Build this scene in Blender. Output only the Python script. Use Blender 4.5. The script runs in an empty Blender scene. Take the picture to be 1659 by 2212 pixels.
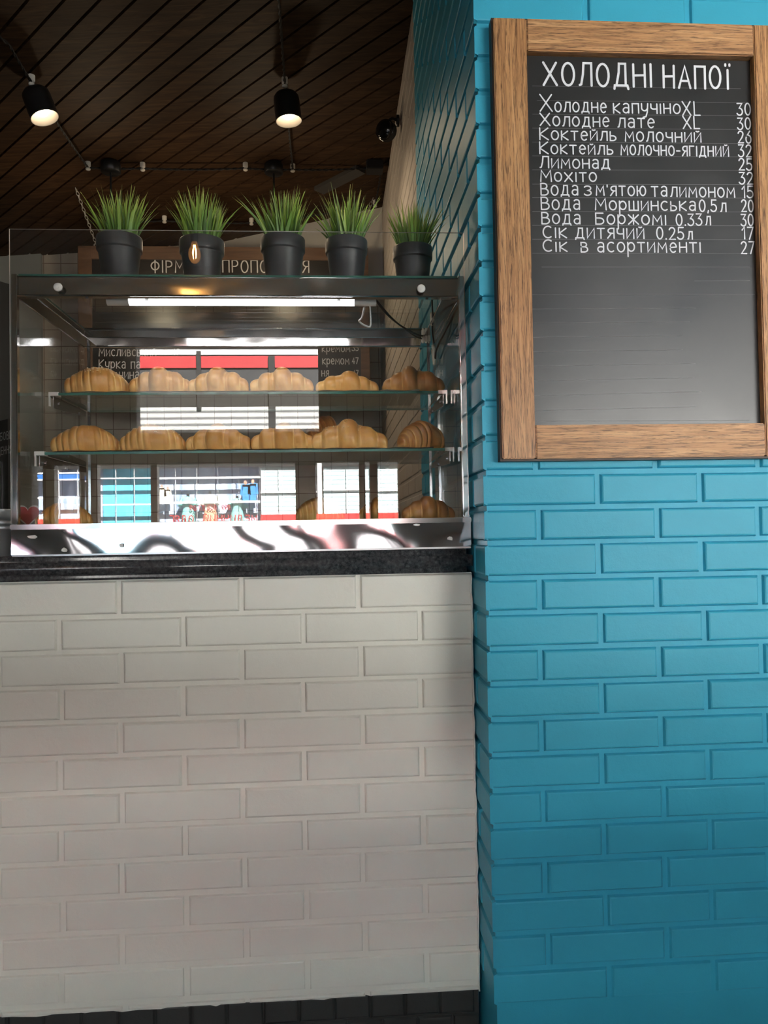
import bpy, bmesh, math, random
from mathutils import Vector, Matrix
random.seed(7)
C = bpy.context.scene.collection
SC = bpy.context.scene

# ------------------------------------------------------------------ camera
F_PX = 1661.0; PITCH, YAW, ROLL = math.radians(1.4022), math.radians(3.8567), math.radians(-1.0008)
CAM = Vector((0.0, -1.7037, 1.1876))
fw = Vector((math.sin(YAW)*math.cos(PITCH), math.cos(YAW)*math.cos(PITCH), math.sin(PITCH)))
r0 = Vector((math.cos(YAW), -math.sin(YAW), 0)); u0 = r0.cross(fw)
RT = r0*math.cos(ROLL)+u0*math.sin(ROLL); UP = -r0*math.sin(ROLL)+u0*math.cos(ROLL)
cd = bpy.data.cameras.new('camera'); cam = bpy.data.objects.new('camera', cd); C.objects.link(cam)
cd.sensor_fit = 'VERTICAL'; cd.sensor_height = 36.0; cd.lens = 36.0*F_PX/2212.0
cd.clip_start = 0.05; cd.clip_end = 200
cam.matrix_world = Matrix(((RT.x, UP.x, -fw.x, CAM.x), (RT.y, UP.y, -fw.y, CAM.y), (RT.z, UP.z, -fw.z, CAM.z), (0, 0, 0, 1)))
SC.camera = cam

# ------------------------------------------------------------------ world, sun, exposure
SC.view_settings.view_transform = 'Standard'; SC.view_settings.look = 'None'
SC.view_settings.gamma = 1.0; SC.view_settings.use_curve_mapping = False
SC.view_settings.exposure = 0.18
w = bpy.data.worlds.new('sky'); SC.world = w; w.use_nodes = True
nt = w.node_tree; nt.nodes.clear()
sky = nt.nodes.new('ShaderNodeTexSky'); sky.sky_type = 'NISHITA'; sky.sun_disc = False
sky.sun_elevation = math.radians(42); sky.sun_rotation = math.radians(10); sky.air_density = 1.2; sky.dust_density = 2.0
bg = nt.nodes.new('ShaderNodeBackground'); bg.inputs[1].default_value = 0.16
ow = nt.nodes.new('ShaderNodeOutputWorld')
nt.links.new(sky.outputs[0], bg.inputs[0]); nt.links.new(bg.outputs[0], ow.inputs[0])
sl = bpy.data.lights.new('sun', 'SUN'); sl.energy = 92.0; sl.angle = math.radians(0.6); sl.color = (1.0, 0.975, 0.93)
so = bpy.data.objects.new('sun', sl); C.objects.link(so)
so.rotation_euler = Vector((-0.22, -0.72, -0.66)).to_track_quat('-Z', 'Y').to_euler()
cy = SC.cycles
cy.max_bounces = 9; cy.diffuse_bounces = 4; cy.glossy_bounces = 6; cy.transmission_bounces = 8; cy.transparent_max_bounces = 32
cy.caustics_reflective = False; cy.caustics_refractive = False; cy.sample_clamp_indirect = 22.0; cy.use_denoising = True

# ------------------------------------------------------------------ helpers
def ray(px, py):
    return RT*((px-829.5)/F_PX) - UP*((py-1106)/F_PX) + fw
def atY(px, py, y):                    # point of the plane y = const behind a photo pixel
    d = ray(px, py); return CAM + d*((y-CAM.y)/d.y)
def atX(px, py, x):
    d = ray(px, py); return CAM + d*((x-CAM.x)/d.x)
CEIL_S, CEIL_Z = 0.08, 3.07            # the ceiling slopes: z = CEIL_Z + CEIL_S*(x - .312)
def ceil_z(x): return CEIL_Z + CEIL_S*(x-0.312)
def atC(px, py):
    d = ray(px, py); t = (CEIL_Z+CEIL_S*(CAM.x-0.312)-CAM.z)/(d.z-CEIL_S*d.x); return CAM+d*t
def mirror(px, py, y):                 # place seen as a reflection in the upright front glass
    p = atY(px, py, -y); return Vector((p.x, y, p.z))

class MB:
    def __init__(s): s.v = []; s.f = []; s.m = []; s.sm = []
    def add(s, vs, fs, m=0, smooth=False):
        o = len(s.v); s.v += [tuple(v) for v in vs]
        for f in fs: s.f.append([i+o for i in f]); s.m.append(m); s.sm.append(smooth)
    def box(s, a, b, m=0, bev=0.0):
        x0, x1 = sorted((a[0], b[0])); y0, y1 = sorted((a[1], b[1])); z0, z1 = sorted((a[2], b[2]))
        if bev <= 0:
            v = [(x, y, z) for z in (z0, z1) for y in (y0, y1) for x in (x0, x1)]
            s.add(v, [(0, 2, 3, 1), (4, 5, 7, 6), (0, 1, 5, 4), (2, 6, 7, 3), (0, 4, 6, 2), (1, 3, 7, 5)], m); return
        bm = bmesh.new(); bmesh.ops.create_cube(bm, size=1)
        for v in bm.verts: v.co = Vector(((x0+x1)/2+v.co.x*(x1-x0), (y0+y1)/2+v.co.y*(y1-y0), (z0+z1)/2+v.co.z*(z1-z0)))
        bmesh.ops.bevel(bm, geom=list(bm.edges), offset=bev, segments=2, affect='EDGES')
        s.bm(bm, m)
    def bm(s, bm, m=0, smooth=False, mat=None):
        bm.verts.index_update()
        s.add([(mat @ v.co) if mat else v.co for v in bm.verts], [[v.index for v in f.verts] for f in bm.faces], m, smooth); bm.free()
    def obox(s, c, ax, ay, az, m=0):   # oriented box from centre and half axes
        c = Vector(c); ax = Vector(ax); ay = Vector(ay); az = Vector(az)
        v = [c+ax*i+ay*j+az*k for k in (-1, 1) for j in (-1, 1) for i in (-1, 1)]
        s.add(v, [(0, 2, 3, 1), (4, 5, 7, 6), (0, 1, 5, 4), (2, 6, 7, 3), (0, 4, 6, 2), (1, 3, 7, 5)], m)
    def quad(s, *p, m=0): s.add(p, [(0, 1, 2, 3)], m)
    def lathe(s, prof, org=(0, 0, 0), axis=(0, 0, 1), n=28, m=0, smooth=True, close=False):
        q = Vector((0, 0, 1)).rotation_difference(Vector(axis).normalized()); org = Vector(org); v = []
        for r, h in prof:
            for i in range(n):
                a = 2*math.pi*i/n; v.append(org+q @ Vector((r*math.cos(a), r*math.sin(a), h)))
        f = []
        for k in range(len(prof)-1):
            for i in range(n):
                j = (i+1) % n; f.append((k*n+i, k*n+j, (k+1)*n+j, (k+1)*n+i))
        s.add(v, f, m, smooth)
        if close:
            s.add(v[:n], [tuple(range(n))[::-1]], m); s.add(v[-n:], [tuple(range(n))], m)
    def cyl(s, a, b, r, m=0, n=16, r2=None):
        a = Vector(a); b = Vector(b)
        s.lathe([(r, 0), (r if r2 is None else r2, (b-a).length)], a, b-a, n, m, True, True)
    def tube(s, pts, r, n=8, m=0, closed=False):
        pts = [Vector(p) for p in pts]; N = len(pts); v = []; f = []
        for k, p in enumerate(pts):
            if closed: t = pts[(k+1) % N]-pts[k-1]
            else: t = pts[min(k+1, N-1)]-pts[max(k-1, 0)]
            t.normalize(); h = Vector((0, 0, 1)) if abs(t.z) < .9 else Vector((1, 0, 0))
            x = t.cross(h).normalized(); y = t.cross(x)
            for i in range(n):
                a = 2*math.pi*i/n; v.append(p+(x*math.cos(a)+y*math.sin(a))*r)
        for k in range(N if closed else N-1):
            for i in range(n):
                j = (i+1) % n; k2 = (k+1) % N; f.append((k*n+i, k*n+j, k2*n+j, k2*n+i))
        if not closed: f += [tuple(range(n))[::-1], tuple(range((N-1)*n, N*n))]
        s.add(v, f, m, True)
    def build(s, name, mats, parent=None, loc=None):
        me = bpy.data.meshes.new(name)
        off = Vector(loc) if loc is not None else Vector((0, 0, 0))
        me.from_pydata([Vector(v)-off for v in s.v], [], s.f)
        for mt in (mats if isinstance(mats, (list, tuple)) else [mats]): me.materials.append(mt)
        me.polygons.foreach_set('material_index', s.m); me.polygons.foreach_set('use_smooth', s.sm); me.update()
        o = bpy.data.objects.new(name, me); C.objects.link(o)
        if parent is not None:
            o.parent = parent; o.location = off - parent_world(parent)
        else: o.location = off
        return o
def parent_world(p):
    l = Vector(p.location)
    while p.parent is not None: p = p.parent; l += Vector(p.location)
    return l
def tag(o, label=None, cat=None, group=None, kind=None):
    for k, v in (('label', label), ('category', cat), ('group', group), ('kind', kind)):
        if v: o[k] = v
    return o
def empty(name, loc, label, cat, group=None):
    o = bpy.data.objects.new(name, None); C.objects.link(o); o.location = loc; o.empty_display_size = .05
    return tag(o, label, cat, group)
def structure(o): o['kind'] = 'structure'; return o
def children(o): return [c for c in bpy.data.objects if c.parent == o]
def copy_tree(o, parent=None):
    c = o.copy(); C.objects.link(c); c.parent = parent
    for ch in children(o): copy_tree(ch, c)
    return c

# ------------------------------------------------------------------ materials
def mat(name, col=(.5, .5, .5), rough=.5, metal=0.0, spec=.5, coat=0.0):
    m = bpy.data.materials.new(name); m.use_nodes = True; n = m.node_tree.nodes; b = n['Principled BSDF']
    b.inputs['Base Color'].default_value = (*col, 1); b.inputs['Roughness'].default_value = rough
    b.inputs['Metallic'].default_value = metal; b.inputs['Specular IOR Level'].default_value = spec
    if coat: b.inputs['Coat Weight'].default_value = coat; b.inputs['Coat Roughness'].default_value = .15
    return m
def N(m, t, **kw):
    n = m.node_tree.nodes.new(t)
    for k, v in kw.items():
        if k in n.inputs: n.inputs[k].default_value = v
        else: setattr(n, k, v)
    return n
def L(m, a, b): m.node_tree.links.new(a, b)
def P(m): return m.node_tree.nodes['Principled BSDF']
def coords(m, scale=(1, 1, 1), rot=(0, 0, 0), kind='Object'):
    tc = N(m, 'ShaderNodeTexCoord'); mp = N(m, 'ShaderNodeMapping')
    mp.inputs['Scale'].default_value = scale; mp.inputs['Rotation'].default_value = rot
    L(m, tc.outputs[kind], mp.inputs[0]); return mp.outputs[0]
def noise(m, vec, scale, detail=4, rough=.55, dist=0.0):
    n = N(m, 'ShaderNodeTexNoise'); n.inputs['Scale'].default_value = scale; n.inputs['Detail'].default_value = detail
    n.inputs['Roughness'].default_value = rough; n.inputs['Distortion'].default_value = dist; L(m, vec, n.inputs['Vector']); return n.outputs[0]
def ramp(m, fac, stops):
    n = N(m, 'ShaderNodeValToRGB'); e = n.color_ramp.elements
    while len(e) < len(stops): e.new(.5)
    for k, (p, c) in enumerate(stops): e[k].position = p; e[k].color = (*c, 1) if len(c) == 3 else c
    L(m, fac, n.inputs[0]); return n.outputs[0]
def mixc(m, fac, a, b, mode='MIX'):
    n = N(m, 'ShaderNodeMix', data_type='RGBA', blend_type=mode)
    for k, v in ((0, fac), (6, a), (7, b)):
        if hasattr(v, 'is_output'): L(m, v, n.inputs[k])
        else: n.inputs[k].default_value = v if k == 0 else (*v, 1)
    return n.outputs[2]
def bump(m, h, dist=.001, strength=1.0):
    b = N(m, 'ShaderNodeBump'); b.inputs['Distance'].default_value = dist; b.inputs['Strength'].default_value = strength
    L(m, h, b.inputs['Height']); L(m, b.outputs[0], P(m).inputs['Normal']); return b
def paint(name, col, rough, bump_d=.0006, var=.06, spec=.5):
    m = mat(name, col, rough, spec=spec); v = coords(m)
    f = noise(m, v, 9, 3); dk = tuple(c*(1-var) for c in col)
    L(m, mixc(m, f, dk, tuple(min(1, c*(1+var)) for c in col)), P(m).inputs['Base Color'])
    n1 = noise(m, v, 55, 4, .6); n2 = noise(m, v, 420, 2, .5)
    a = N(m, 'ShaderNodeMath', operation='MULTIPLY_ADD'); L(m, n2, a.inputs[0]); a.inputs[1].default_value = .22; L(m, n1, a.inputs[2])
    bump(m, a.outputs[0], bump_d, 1.0); return m
def wood(name, c0, c1, c2, grain=(1, 1, 1), rough=.45, sc=1.0, pores=True):
    m = mat(name, c1, rough); v = coords(m, grain)
    f = noise(m, v, 9*sc, 6, .62, 1.2)
    col = ramp(m, f, [(.30, c0), (.5, c1), (.72, c2)])
    if pores:
        q = noise(m, coords(m, tuple(g*1.0 for g in grain)), 60*sc, 3, .7, .4)
        k = ramp(m, q, [(.38, (0.22, 0.19, 0.18)), (.49, (1, 1, 1))])
        col = mixc(m, .95, col, k, 'MULTIPLY'); bump(m, q, .0006, .7)
    L(m, col, P(m).inputs['Base Color']); return m
def glass_pane(name, tint=(.985, .992, .988), f0=.043):
    m = bpy.data.materials.new(name); m.use_nodes = True; n = m.node_tree.nodes; n.clear()
    g = N(m, 'ShaderNodeNewGeometry'); d = N(m, 'ShaderNodeVectorMath', operation='DOT_PRODUCT')
    L(m, g.outputs['Normal'], d.inputs[0]); L(m, g.outputs['Incoming'], d.inputs[1])
    ab = N(m, 'ShaderNodeMath', operation='ABSOLUTE'); L(m, d.outputs['Value'], ab.inputs[0])
    om = N(m, 'ShaderNodeMath', operation='SUBTRACT'); om.inputs[0].default_value = 1; L(m, ab.outputs[0], om.inputs[1])
    pw = N(m, 'ShaderNodeMath', operation='POWER'); L(m, om.outputs[0], pw.inputs[0]); pw.inputs[1].default_value = 5
    sch = N(m, 'ShaderNodeMath', operation='MULTIPLY_ADD'); L(m, pw.outputs[0], sch.inputs[0]); sch.inputs[1].default_value = 1-f0; sch.inputs[2].default_value = f0
    t = N(m, 'ShaderNodeBsdfTransparent'); t.inputs[0].default_value = (*tint, 1)
    gl = N(m, 'ShaderNodeBsdfGlossy'); gl.inputs['Roughness'].default_value = 0.0
    mx = N(m, 'ShaderNodeMixShader'); L(m, sch.outputs[0], mx.inputs[0]); L(m, t.outputs[0], mx.inputs[1]); L(m, gl.outputs[0], mx.inputs[2])
    o = N(m, 'ShaderNodeOutputMaterial'); L(m, mx.outputs[0], o.inputs[0]); return m
def emit(name, col, s):
    m = bpy.data.materials.new(name); m.use_nodes = True; n = m.node_tree.nodes; n.clear()
    e = N(m, 'ShaderNodeEmission'); e.inputs[0].default_value = (*col, 1); e.inputs[1].default_value = s
    o = N(m, 'ShaderNodeOutputMaterial'); L(m, e.outputs[0], o.inputs[0]); return m

M = {}
M['white_paint'] = paint('white_brick_paint', (.81, .79, .705), .42, .0007, .02)
M['blue_paint'] = paint('turquoise_brick_paint', (.045, .40, .57), .44, .0008, .05, .30)
M['beige_paint'] = paint('beige_brick_paint', (.46, .41, .36), .75, .0008, .05)
M['grey_wall'] = paint('grey_plaster', (.30, .31, .28), .8, .0006, .06)
M['front_wall'] = paint('taupe_plaster', (.68, .67, .65), .7, .0006, .06)
M['dark_wall'] = paint('dark_plaster', (.06, .06, .055), .8, .0006, .1)
M['light_wall'] = paint('pale_plaster', (.55, .53, .48), .8, .0006, .05)
M['plinth'] = paint('dark_plinth_paint', (.035, .035, .032), .5, .001, .3)
m = M['granite'] = mat('dark_granite', (.03, .03, .032), .13); v = coords(m)
a = noise(m, v, 130, 5, .7); b_ = noise(m, v, 24, 4, .6)
vo = N(m, 'ShaderNodeTexVoronoi'); vo.inputs['Scale'].default_value = 260; L(m, v, vo.inputs['Vector'])
c_ = ramp(m, a, [(.38, (.022, .022, .024)), (.58, (.066, .066, .069)), (.80, (.16, .155, .155))])
c_ = mixc(m, ramp(m, b_, [(.42, (0, 0, 0)), (.75, (.5, .5, .5))]), c_, (.085, .075, .075))
L(m, mixc(m, ramp(m, vo.outputs['Distance'], [(0, (.35, .35, .35)), (.14, (0, 0, 0))]), c_, (.20, .19, .19)), P(m).inputs['Base Color'])
m = M['chrome'] = mat('polished_steel', (.42, .41, .40), .13, 1.0)
m = M['warped_steel'] = mat('warped_polished_steel', (.50, .485, .495), .07, 1.0); v = coords(m, (1, 1, .55))
bump(m, noise(m, v, 4.5, 2, .35, .6), .0042, 1.0)
m = M['wavy_steel'] = mat('wavy_polished_steel', (.62, .60, .58), .08, 1.0); v = coords(m, (1, 1, 1.4))
bump(m, noise(m, v, 6, 1, .4, .5), .0035, 1.0)
m = M['brushed'] = mat('brushed_steel', (.66, .67, .68), .42, .75); v = coords(m, (1, 1, 40))
bump(m, noise(m, v, 30, 3), .0004, .6)
M['steel_dull'] = mat('dull_steel', (.42, .42, .42), .3, 1.0)
M['chain_steel'] = mat('zinc_chain', (.62, .60, .57), .35, .6)
M['dark_steel'] = mat('dark_steel', (.10, .10, .105), .22, 1.0)
M['glass'] = glass_pane('clear_glass')
M['front_glass'] = glass_pane('front_glass', (.985, .99, .988), .050)
M['shelf_glass'] = glass_pane('shelf_glass', (.95, .975, .965))
m = M['glass_edge'] = mat('green_glass_edge', (.05, .17, .135), .12); P(m).inputs['Coat Weight'].default_value = .4
m = M['lit_edge'] = mat('lit_glass_edge', (.78, .72, .66), .3)  # pale colour stands in for light caught in the pane's edge
M['plastic_white'] = mat('white_plastic', (.72, .72, .68), .4)
M['plastic_cream'] = mat('cream_plastic', (.55, .52, .40), .45)
M['black_plastic'] = mat('black_plastic', (.012, .012, .013), .42)
M['black_metal'] = mat('black_metal', (.010, .011, .012), .38)
m = M['pot'] = mat('black_pot_plastic', (.042, .042, .044), .38); bump(m, noise(m, coords(m), 900, 2), .0003, .5)
M['soil'] = mat('dark_soil', (.012, .014, .008), .9)
M['ceramic'] = mat('white_ceramic', (.78, .75, .68), .25)
M['wire_black'] = mat('black_cable', (.010, .009, .009), .6)
M['wire_white'] = mat('white_cable', (.6, .6, .58), .5)
M['paper'] = mat('baking_paper', (.75, .72, .66), .8)
M['tube'] = emit('led_tube_glow', (.95, .96, 1.0), 14.0)
M['bulb'] = emit('warm_bulb_glow', (1.0, .78, .52), 18.0)
M['filament'] = emit('filament_glow', (1.0, .55, .20), 300.0)
M['bulb_glass'] = m = glass_pane('amber_bulb_glass', (1.0, .86, .62)); e_ = N(m, 'ShaderNodeEmission'); e_.inputs[0].default_value = (1, .45, .12, 1); e_.inputs[1].default_value = 1.0
ad = N(m, 'ShaderNodeAddShader'); o_ = m.node_tree.nodes['Material Output']; L(m, o_.inputs[0].links[0].from_socket, ad.inputs[0]); L(m, e_.outputs[0], ad.inputs[1]); L(m, ad.outputs[0], o_.inputs[0])
M['lamp_inside'] = mat('white_lamp_enamel', (.40, .37, .33), .35)
M['frame_v'] = wood('oak_frame_upright', (.28, .125, .046), (.49, .245, .095), (.68, .385, .175), (7, 7, .24), .42, 1.6)
M['frame_h'] = wood('oak_frame_crosswise', (.28, .125, .046), (.51, .26, .105), (.72, .42, .20), (.24, 7, 7), .42, 1.6)
M['frame_dark'] = mat('frame_dark_edge', (.045, .022, .012), .5)
M['far_frame'] = wood('walnut_frame', (.065, .037, .022), (.11, .062, .037), (.15, .088, .052), (.5, 4, 4), .45, 1.0, False)
m = M['slate'] = mat('chalkboard_black', (.013, .0125, .0125), .34, spec=.7); v = coords(m)
nn = noise(m, v, 6, 5, .6); L(m, ramp(m, nn, [(.3, (.011, .0105, .0105)), (.7, (.017, .0165, .0165))]), P(m).inputs['Base Color'])
L(m, ramp(m, nn, [(.3, (.28, .28, .28)), (.7, (.37, .37, .37))]), P(m).inputs['Roughness']); bump(m, noise(m, v, 900, 2), .00008, .3)
M['chalk'] = mat('chalk_marker_white', (.80, .82, .86), .7)
M['chalk_soft'] = mat('chalk_marker_grey', (.55, .55, .56), .8)
M['chalk_line'] = mat('faint_chalk_line', (.21, .21, .21), .9)
m = M['ceiling'] = mat('stained_ceiling_planks', (.05, .025, .012), .62, spec=.18)
v = coords(m, (.8, 9, 9), kind='Object'); at = N(m, 'ShaderNodeAttribute', attribute_name='plank')
f = noise(m, v, 5, 6, .65, 1.0)
c_ = ramp(m, f, [(.28, (.026, .013, .006)), (.5, (.056, .029, .0135)), (.75, (.105, .056, .027))])
L(m, mixc(m, .75, c_, at.outputs['Color'], 'MULTIPLY'), P(m).inputs['Base Color']); bump(m, f, .002, .6)
m = M['tiles'] = mat('beige_wall_tiles', (.4, .36, .3), .3)
tv = coords(m); sx = N(m, 'ShaderNodeSeparateXYZ'); cx = N(m, 'ShaderNodeCombineXYZ'); L(m, tv, sx.inputs[0]); L(m, sx.outputs[0], cx.inputs[0]); L(m, sx.outputs[2], cx.inputs[1])
br = N(m, 'ShaderNodeTexBrick'); br.offset = 0; br.squash = 1
for k, val in (('Scale', 1.0), ('Mortar Size', .0026), ('Mortar Smooth', .1), ('Brick Width', .102), ('Row Height', .102), ('Bias', 0.0)): br.inputs[k].default_value = val
br.inputs['Color1'].default_value = (.60, .54, .435, 1); br.inputs['Color2'].default_value = (.54, .48, .39, 1); br.inputs['Mortar'].default_value = (.25, .18, .135, 1)
L(m, cx.outputs[0], br.inputs['Vector'])
cl = noise(m, tv, 11, 5, .6); L(m, mixc(m, .35, br.outputs[0], ramp(m, cl, [(.3, (.55, .53, .5)), (.7, (1, 1, 1))]), 'MULTIPLY'), P(m).inputs['Base Color'])
def croissant_mat(name, pale, gold, brown):
    m = mat(name, gold, .42); at = N(m, 'ShaderNodeAttribute', attribute_name='crust'); sp = N(m, 'ShaderNodeSeparateColor'); L(m, at.outputs['Color'], sp.inputs[0])
    v = coords(m); n1 = noise(m, v, 22, 5, .6, .9)
    a = N(m, 'ShaderNodeMath', operation='MULTIPLY_ADD'); L(m, n1, a.inputs[0]); a.inputs[1].default_value = .62
    s = N(m, 'ShaderNodeMath', operation='SUBTRACT'); L(m, sp.outputs[0], s.inputs[0]); s.inputs[1].default_value = .26; L(m, s.outputs[0], a.inputs[2])
    L(m, ramp(m, a.outputs[0], [(.18, pale), (.46, gold), (.80, brown)]), P(m).inputs['Base Color'])
    v2 = coords(m, (16, 9, 9)); n2 = noise(m, v2, 9, 4, .55, 1.0); bump(m, n2, .0011, .6)
    P(m).inputs['Subsurface Weight'].default_value = 0.0; P(m).inputs['Coat Weight'].default_value = .12; P(m).inputs['Coat Roughness'].default_value = .3
    return m
M['croissant'] = croissant_mat('golden_crust', (.70, .45, .16), (.60, .31, .078), (.37, .145, .032))
M['croissant_brown'] = croissant_mat('brown_crust', (.56, .31, .095), (.42, .185, .046), (.23, .082, .020))
M['seeds'] = mat('sesame_seeds', (.75, .60, .34), .6)
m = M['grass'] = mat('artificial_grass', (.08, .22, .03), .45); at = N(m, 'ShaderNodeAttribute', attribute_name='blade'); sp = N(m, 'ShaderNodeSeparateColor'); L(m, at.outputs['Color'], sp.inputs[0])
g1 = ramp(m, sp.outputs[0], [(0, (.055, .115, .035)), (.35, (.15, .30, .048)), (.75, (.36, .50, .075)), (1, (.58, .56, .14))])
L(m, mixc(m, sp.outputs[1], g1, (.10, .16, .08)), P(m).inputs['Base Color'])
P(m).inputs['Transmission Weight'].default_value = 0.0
M['red'] = mat('red_heart', (.50, .02, .02), .5); M['cup'] = mat('dark_paper_cup', (.05, .04, .038), .6)

# ------------------------------------------------------------------ stroke lettering
def arc(cx, cy, rx, ry, a0, a1, n=12):
    return [(cx+rx*math.cos(math.radians(a0+(a1-a0)*k/n)), cy+ry*math.sin(math.radians(a0+(a1-a0)*k/n))) for k in range(n+1)]
def ell(w): return arc(w/2, .5, w/2, .5, 90, 450, 22)
G = {
 'Х': (.62, [[(0, 1), (.62, 0)], [(.6, 1), (0, 0)]]), 'О': (.56, [ell(.56)]),
 'Л': (.56, [[(0, .02), (.07, .05), (.16, .5), (.2, 1), (.56, 1), (.56, 0)]]),
 'Д': (.66, [[(0, -.13), (.02, .02), (.62, .02), (.66, -.13)], [(.1, .02), (.22, .6), (.24, 1), (.54, 1), (.54, .02)]]),
 'Н': (.54, [[(0, 1), (0, 0)], [(.54, 1), (.54, 0)], [(0, .5), (.54, .52)]]), 'І': (.06, [[(.03, 1), (.03, 0)]]),
 'А': (.60, [[(0, 0), (.32, 1), (.6, 0)], [(.1, .32), (.5, .32)]]), 'П': (.52, [[(0, 0), (0, 1), (.52, 1), (.52, 0)]]),
 'Ї': (.26, [[(.13, .86), (.13, 0)], [(.02, 1.06), (.02, 1.12)], [(.24, 1.06), (.24, 1.12)]]),
 'К': (.52, [[(0, 1), (0, 0)], [(.5, 1), (0, .48), (.52, 0)]]), 'М': (.68, [[(0, 0), (.05, 1), (.34, .36), (.63, 1), (.68, 0)]]),
 'В': (.50, [[(0, 0), (0, 1)]+arc(.22, .77, .2, .23, 90, -90, 8)+[(0, .54)], [(.2, .54)]+arc(.24, .27, .26, .27, 90, -90, 8)+[(0, 0)]]),
 'Б': (.50, [[(.46, 1), (0, 1), (0, 0)]+arc(.24, .28, .26, .28, -90, 90, 8)+[(0, .56)]]),
 'С': (.52, [arc(.30, .5, .30, .5, 55, 305, 16)]), 'Ф': (.62, [[(.31, 1.02), (.31, -.05)], arc(.31, .54, .31, .34, 90, 450, 20)]),
 'Р': (.48, [[(0, 0), (0, 1)]+arc(.2, .74, .26, .26, 90, -90, 9)+[(0, .48)]]), 'Ц': (.6, [[(0, 1), (0, 0), (.52, 0), (.52, 1)], [(.52, 0), (.6, 0), (.6, -.14)]]),
 'З': (.46, [arc(.2, .76, .24, .24, 150, -90, 10)+arc(.2, .26, .26, .26, 90, -150, 10)]),
 'И': (.54, [[(0, 1), (0, 0), (.54, 1), (.54, 0)]]), 'Й': (.54, [[(0, 1), (0, 0), (.54, 1), (.54, 0)], [(.16, 1.16), (.27, 1.11), (.38, 1.16)]]),
 'Я': (.50, [[(.5, 0), (.5, 1)]+arc(.3, .75, .26, .25, 90, 270, 9)+[(.5, .5)], [(.3, .5), (0, 0)]]),
 'Ч': (.50, [[(0, 1)]+arc(.24, .66, .24, .2, 180, 270, 6)+[(.5, .48)], [(.5, 1), (.5, 0)]]), 'Г': (.44, [[(0, 0), (0, 1), (.44, 1)]]),
 'Е': (.44, [[(.44, 1), (0, 1), (0, 0), (.44, 0)], [(0, .52), (.38, .52)]]), 'Т': (.54, [[(0, 1), (.54, 1)], [(.27, 1), (.27, 0)]]),
 'Ь': (.46, [[(0, 1), (0, 0)]+arc(.2, .27, .26, .27, -90, 90, 8)+[(0, .54)]]),
 'Ю': (.74, [[(0, 1), (0, 0)], [(0, .5), (.24, .5)], arc(.49, .5, .25, .5, 90, 450, 20)]),
 'Ш': (.72, [[(0, 1), (0, 0), (.72, 0), (.72, 1)], [(.36, 1), (.36, 0)]]), 'Щ': (.8, [[(0, 1), (0, 0), (.72, 0), (.72, 1)], [(.36, 1), (.36, 0)], [(.72, 0), (.8, 0), (.8, -.15)]]),
 'Ж': (.74, [[(.37, 1), (.37, 0)], [(0, 1), (.37, .5), (.74, 1)], [(0, 0), (.37, .5), (.74, 0)]]), 'У': (.52, [[(0, 1), (.26, .4)], [(.52, 1), (.2, 0), (.05, 0)]]),
 'е': (.52, [[(.02, .5), (.5, .56)]+arc(.27, .5, .25, .5, 10, 310, 18)]),
 'а': (.52, [arc(.26, .78, .22, .22, 150, 20, 7)+[(.48, .6), (.47, 0)], [(.48, .5)]+arc(.25, .28, .23, .28, 70, 290, 12)+[(.47, .18)]]),
 'у': (.52, [[(0, 1)]+arc(.25, .55, .25, .3, 180, 290, 7)+[(.5, .5)], [(.52, 1), (.46, .1), (.34, -.38), (.1, -.46)]]),
 'р': (.52, [[(0, 1), (0, -.5)], arc(.26, .52, .26, .46, 160, -160, 16)]),
 'X': (.60, [[(0, 1), (.6, 0)], [(.58, 1), (0, 0)]]), 'L': (.42, [[(0, 1), (0, 0), (.42, 0)]]),
 '0': (.52, [ell(.52)]), '1': (.22, [[(0, .74), (.2, 1), (.2, 0)]]), '2': (.50, [arc(.24, .76, .24, .24, 165, -20, 9)+[(.36, .45), (0, 0), (.5, 0)]]),
 '3': (.48, [[(0, 1), (.46, 1), (.18, .6)]+arc(.2, .3, .28, .3, 90, -150, 12)]), '4': (.5, [[(.36, 0), (.36, 1), (0, .32), (.5, .32)]]),
 '5': (.48, [[(.46, 1), (.06, 1), (.03, .56)]+arc(.2, .31, .28, .31, 100, -150, 12)]), '6': (.50, [[(.40, 1)]+arc(.25, .30, .25, .34, 150, 500, 18)]),
 '7': (.48, [[(0, 1), (.48, 1), (.14, 0)]]), '8': (.5, [arc(.25, .75, .2, .25, 90, 450, 16), arc(.25, .25, .25, .25, 90, 450, 16)]),
 '9': (.50, [arc(.25, .7, .25, .3, 0, 360, 16)+[(.45, .3), (.12, 0)]]),
 '-': (.34, [[(0, .5), (.34, .5)]]), '.': (.06, [[(.03, .04), (.03, 0)]]), ',': (.08, [[(.05, .05), (0, -.14)]]), "'": (.06, [[(.03, 1.12), (.03, .92)]]), ' ': (.30, []),
}
for lo, up in zip('холднікпчтйьмягиюзшсжвфцбї', 'ХОЛДНІКПЧТЙЬМЯГИЮЗШСЖВФЦБЇ'): G[lo] = G[up]
G['б'] = (.5, [[(.46, 1.1), (.1, .9), (0, .4)]+arc(.25, .32, .25, .32, 180, 520, 14)])
STROKE_N = [0]
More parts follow.
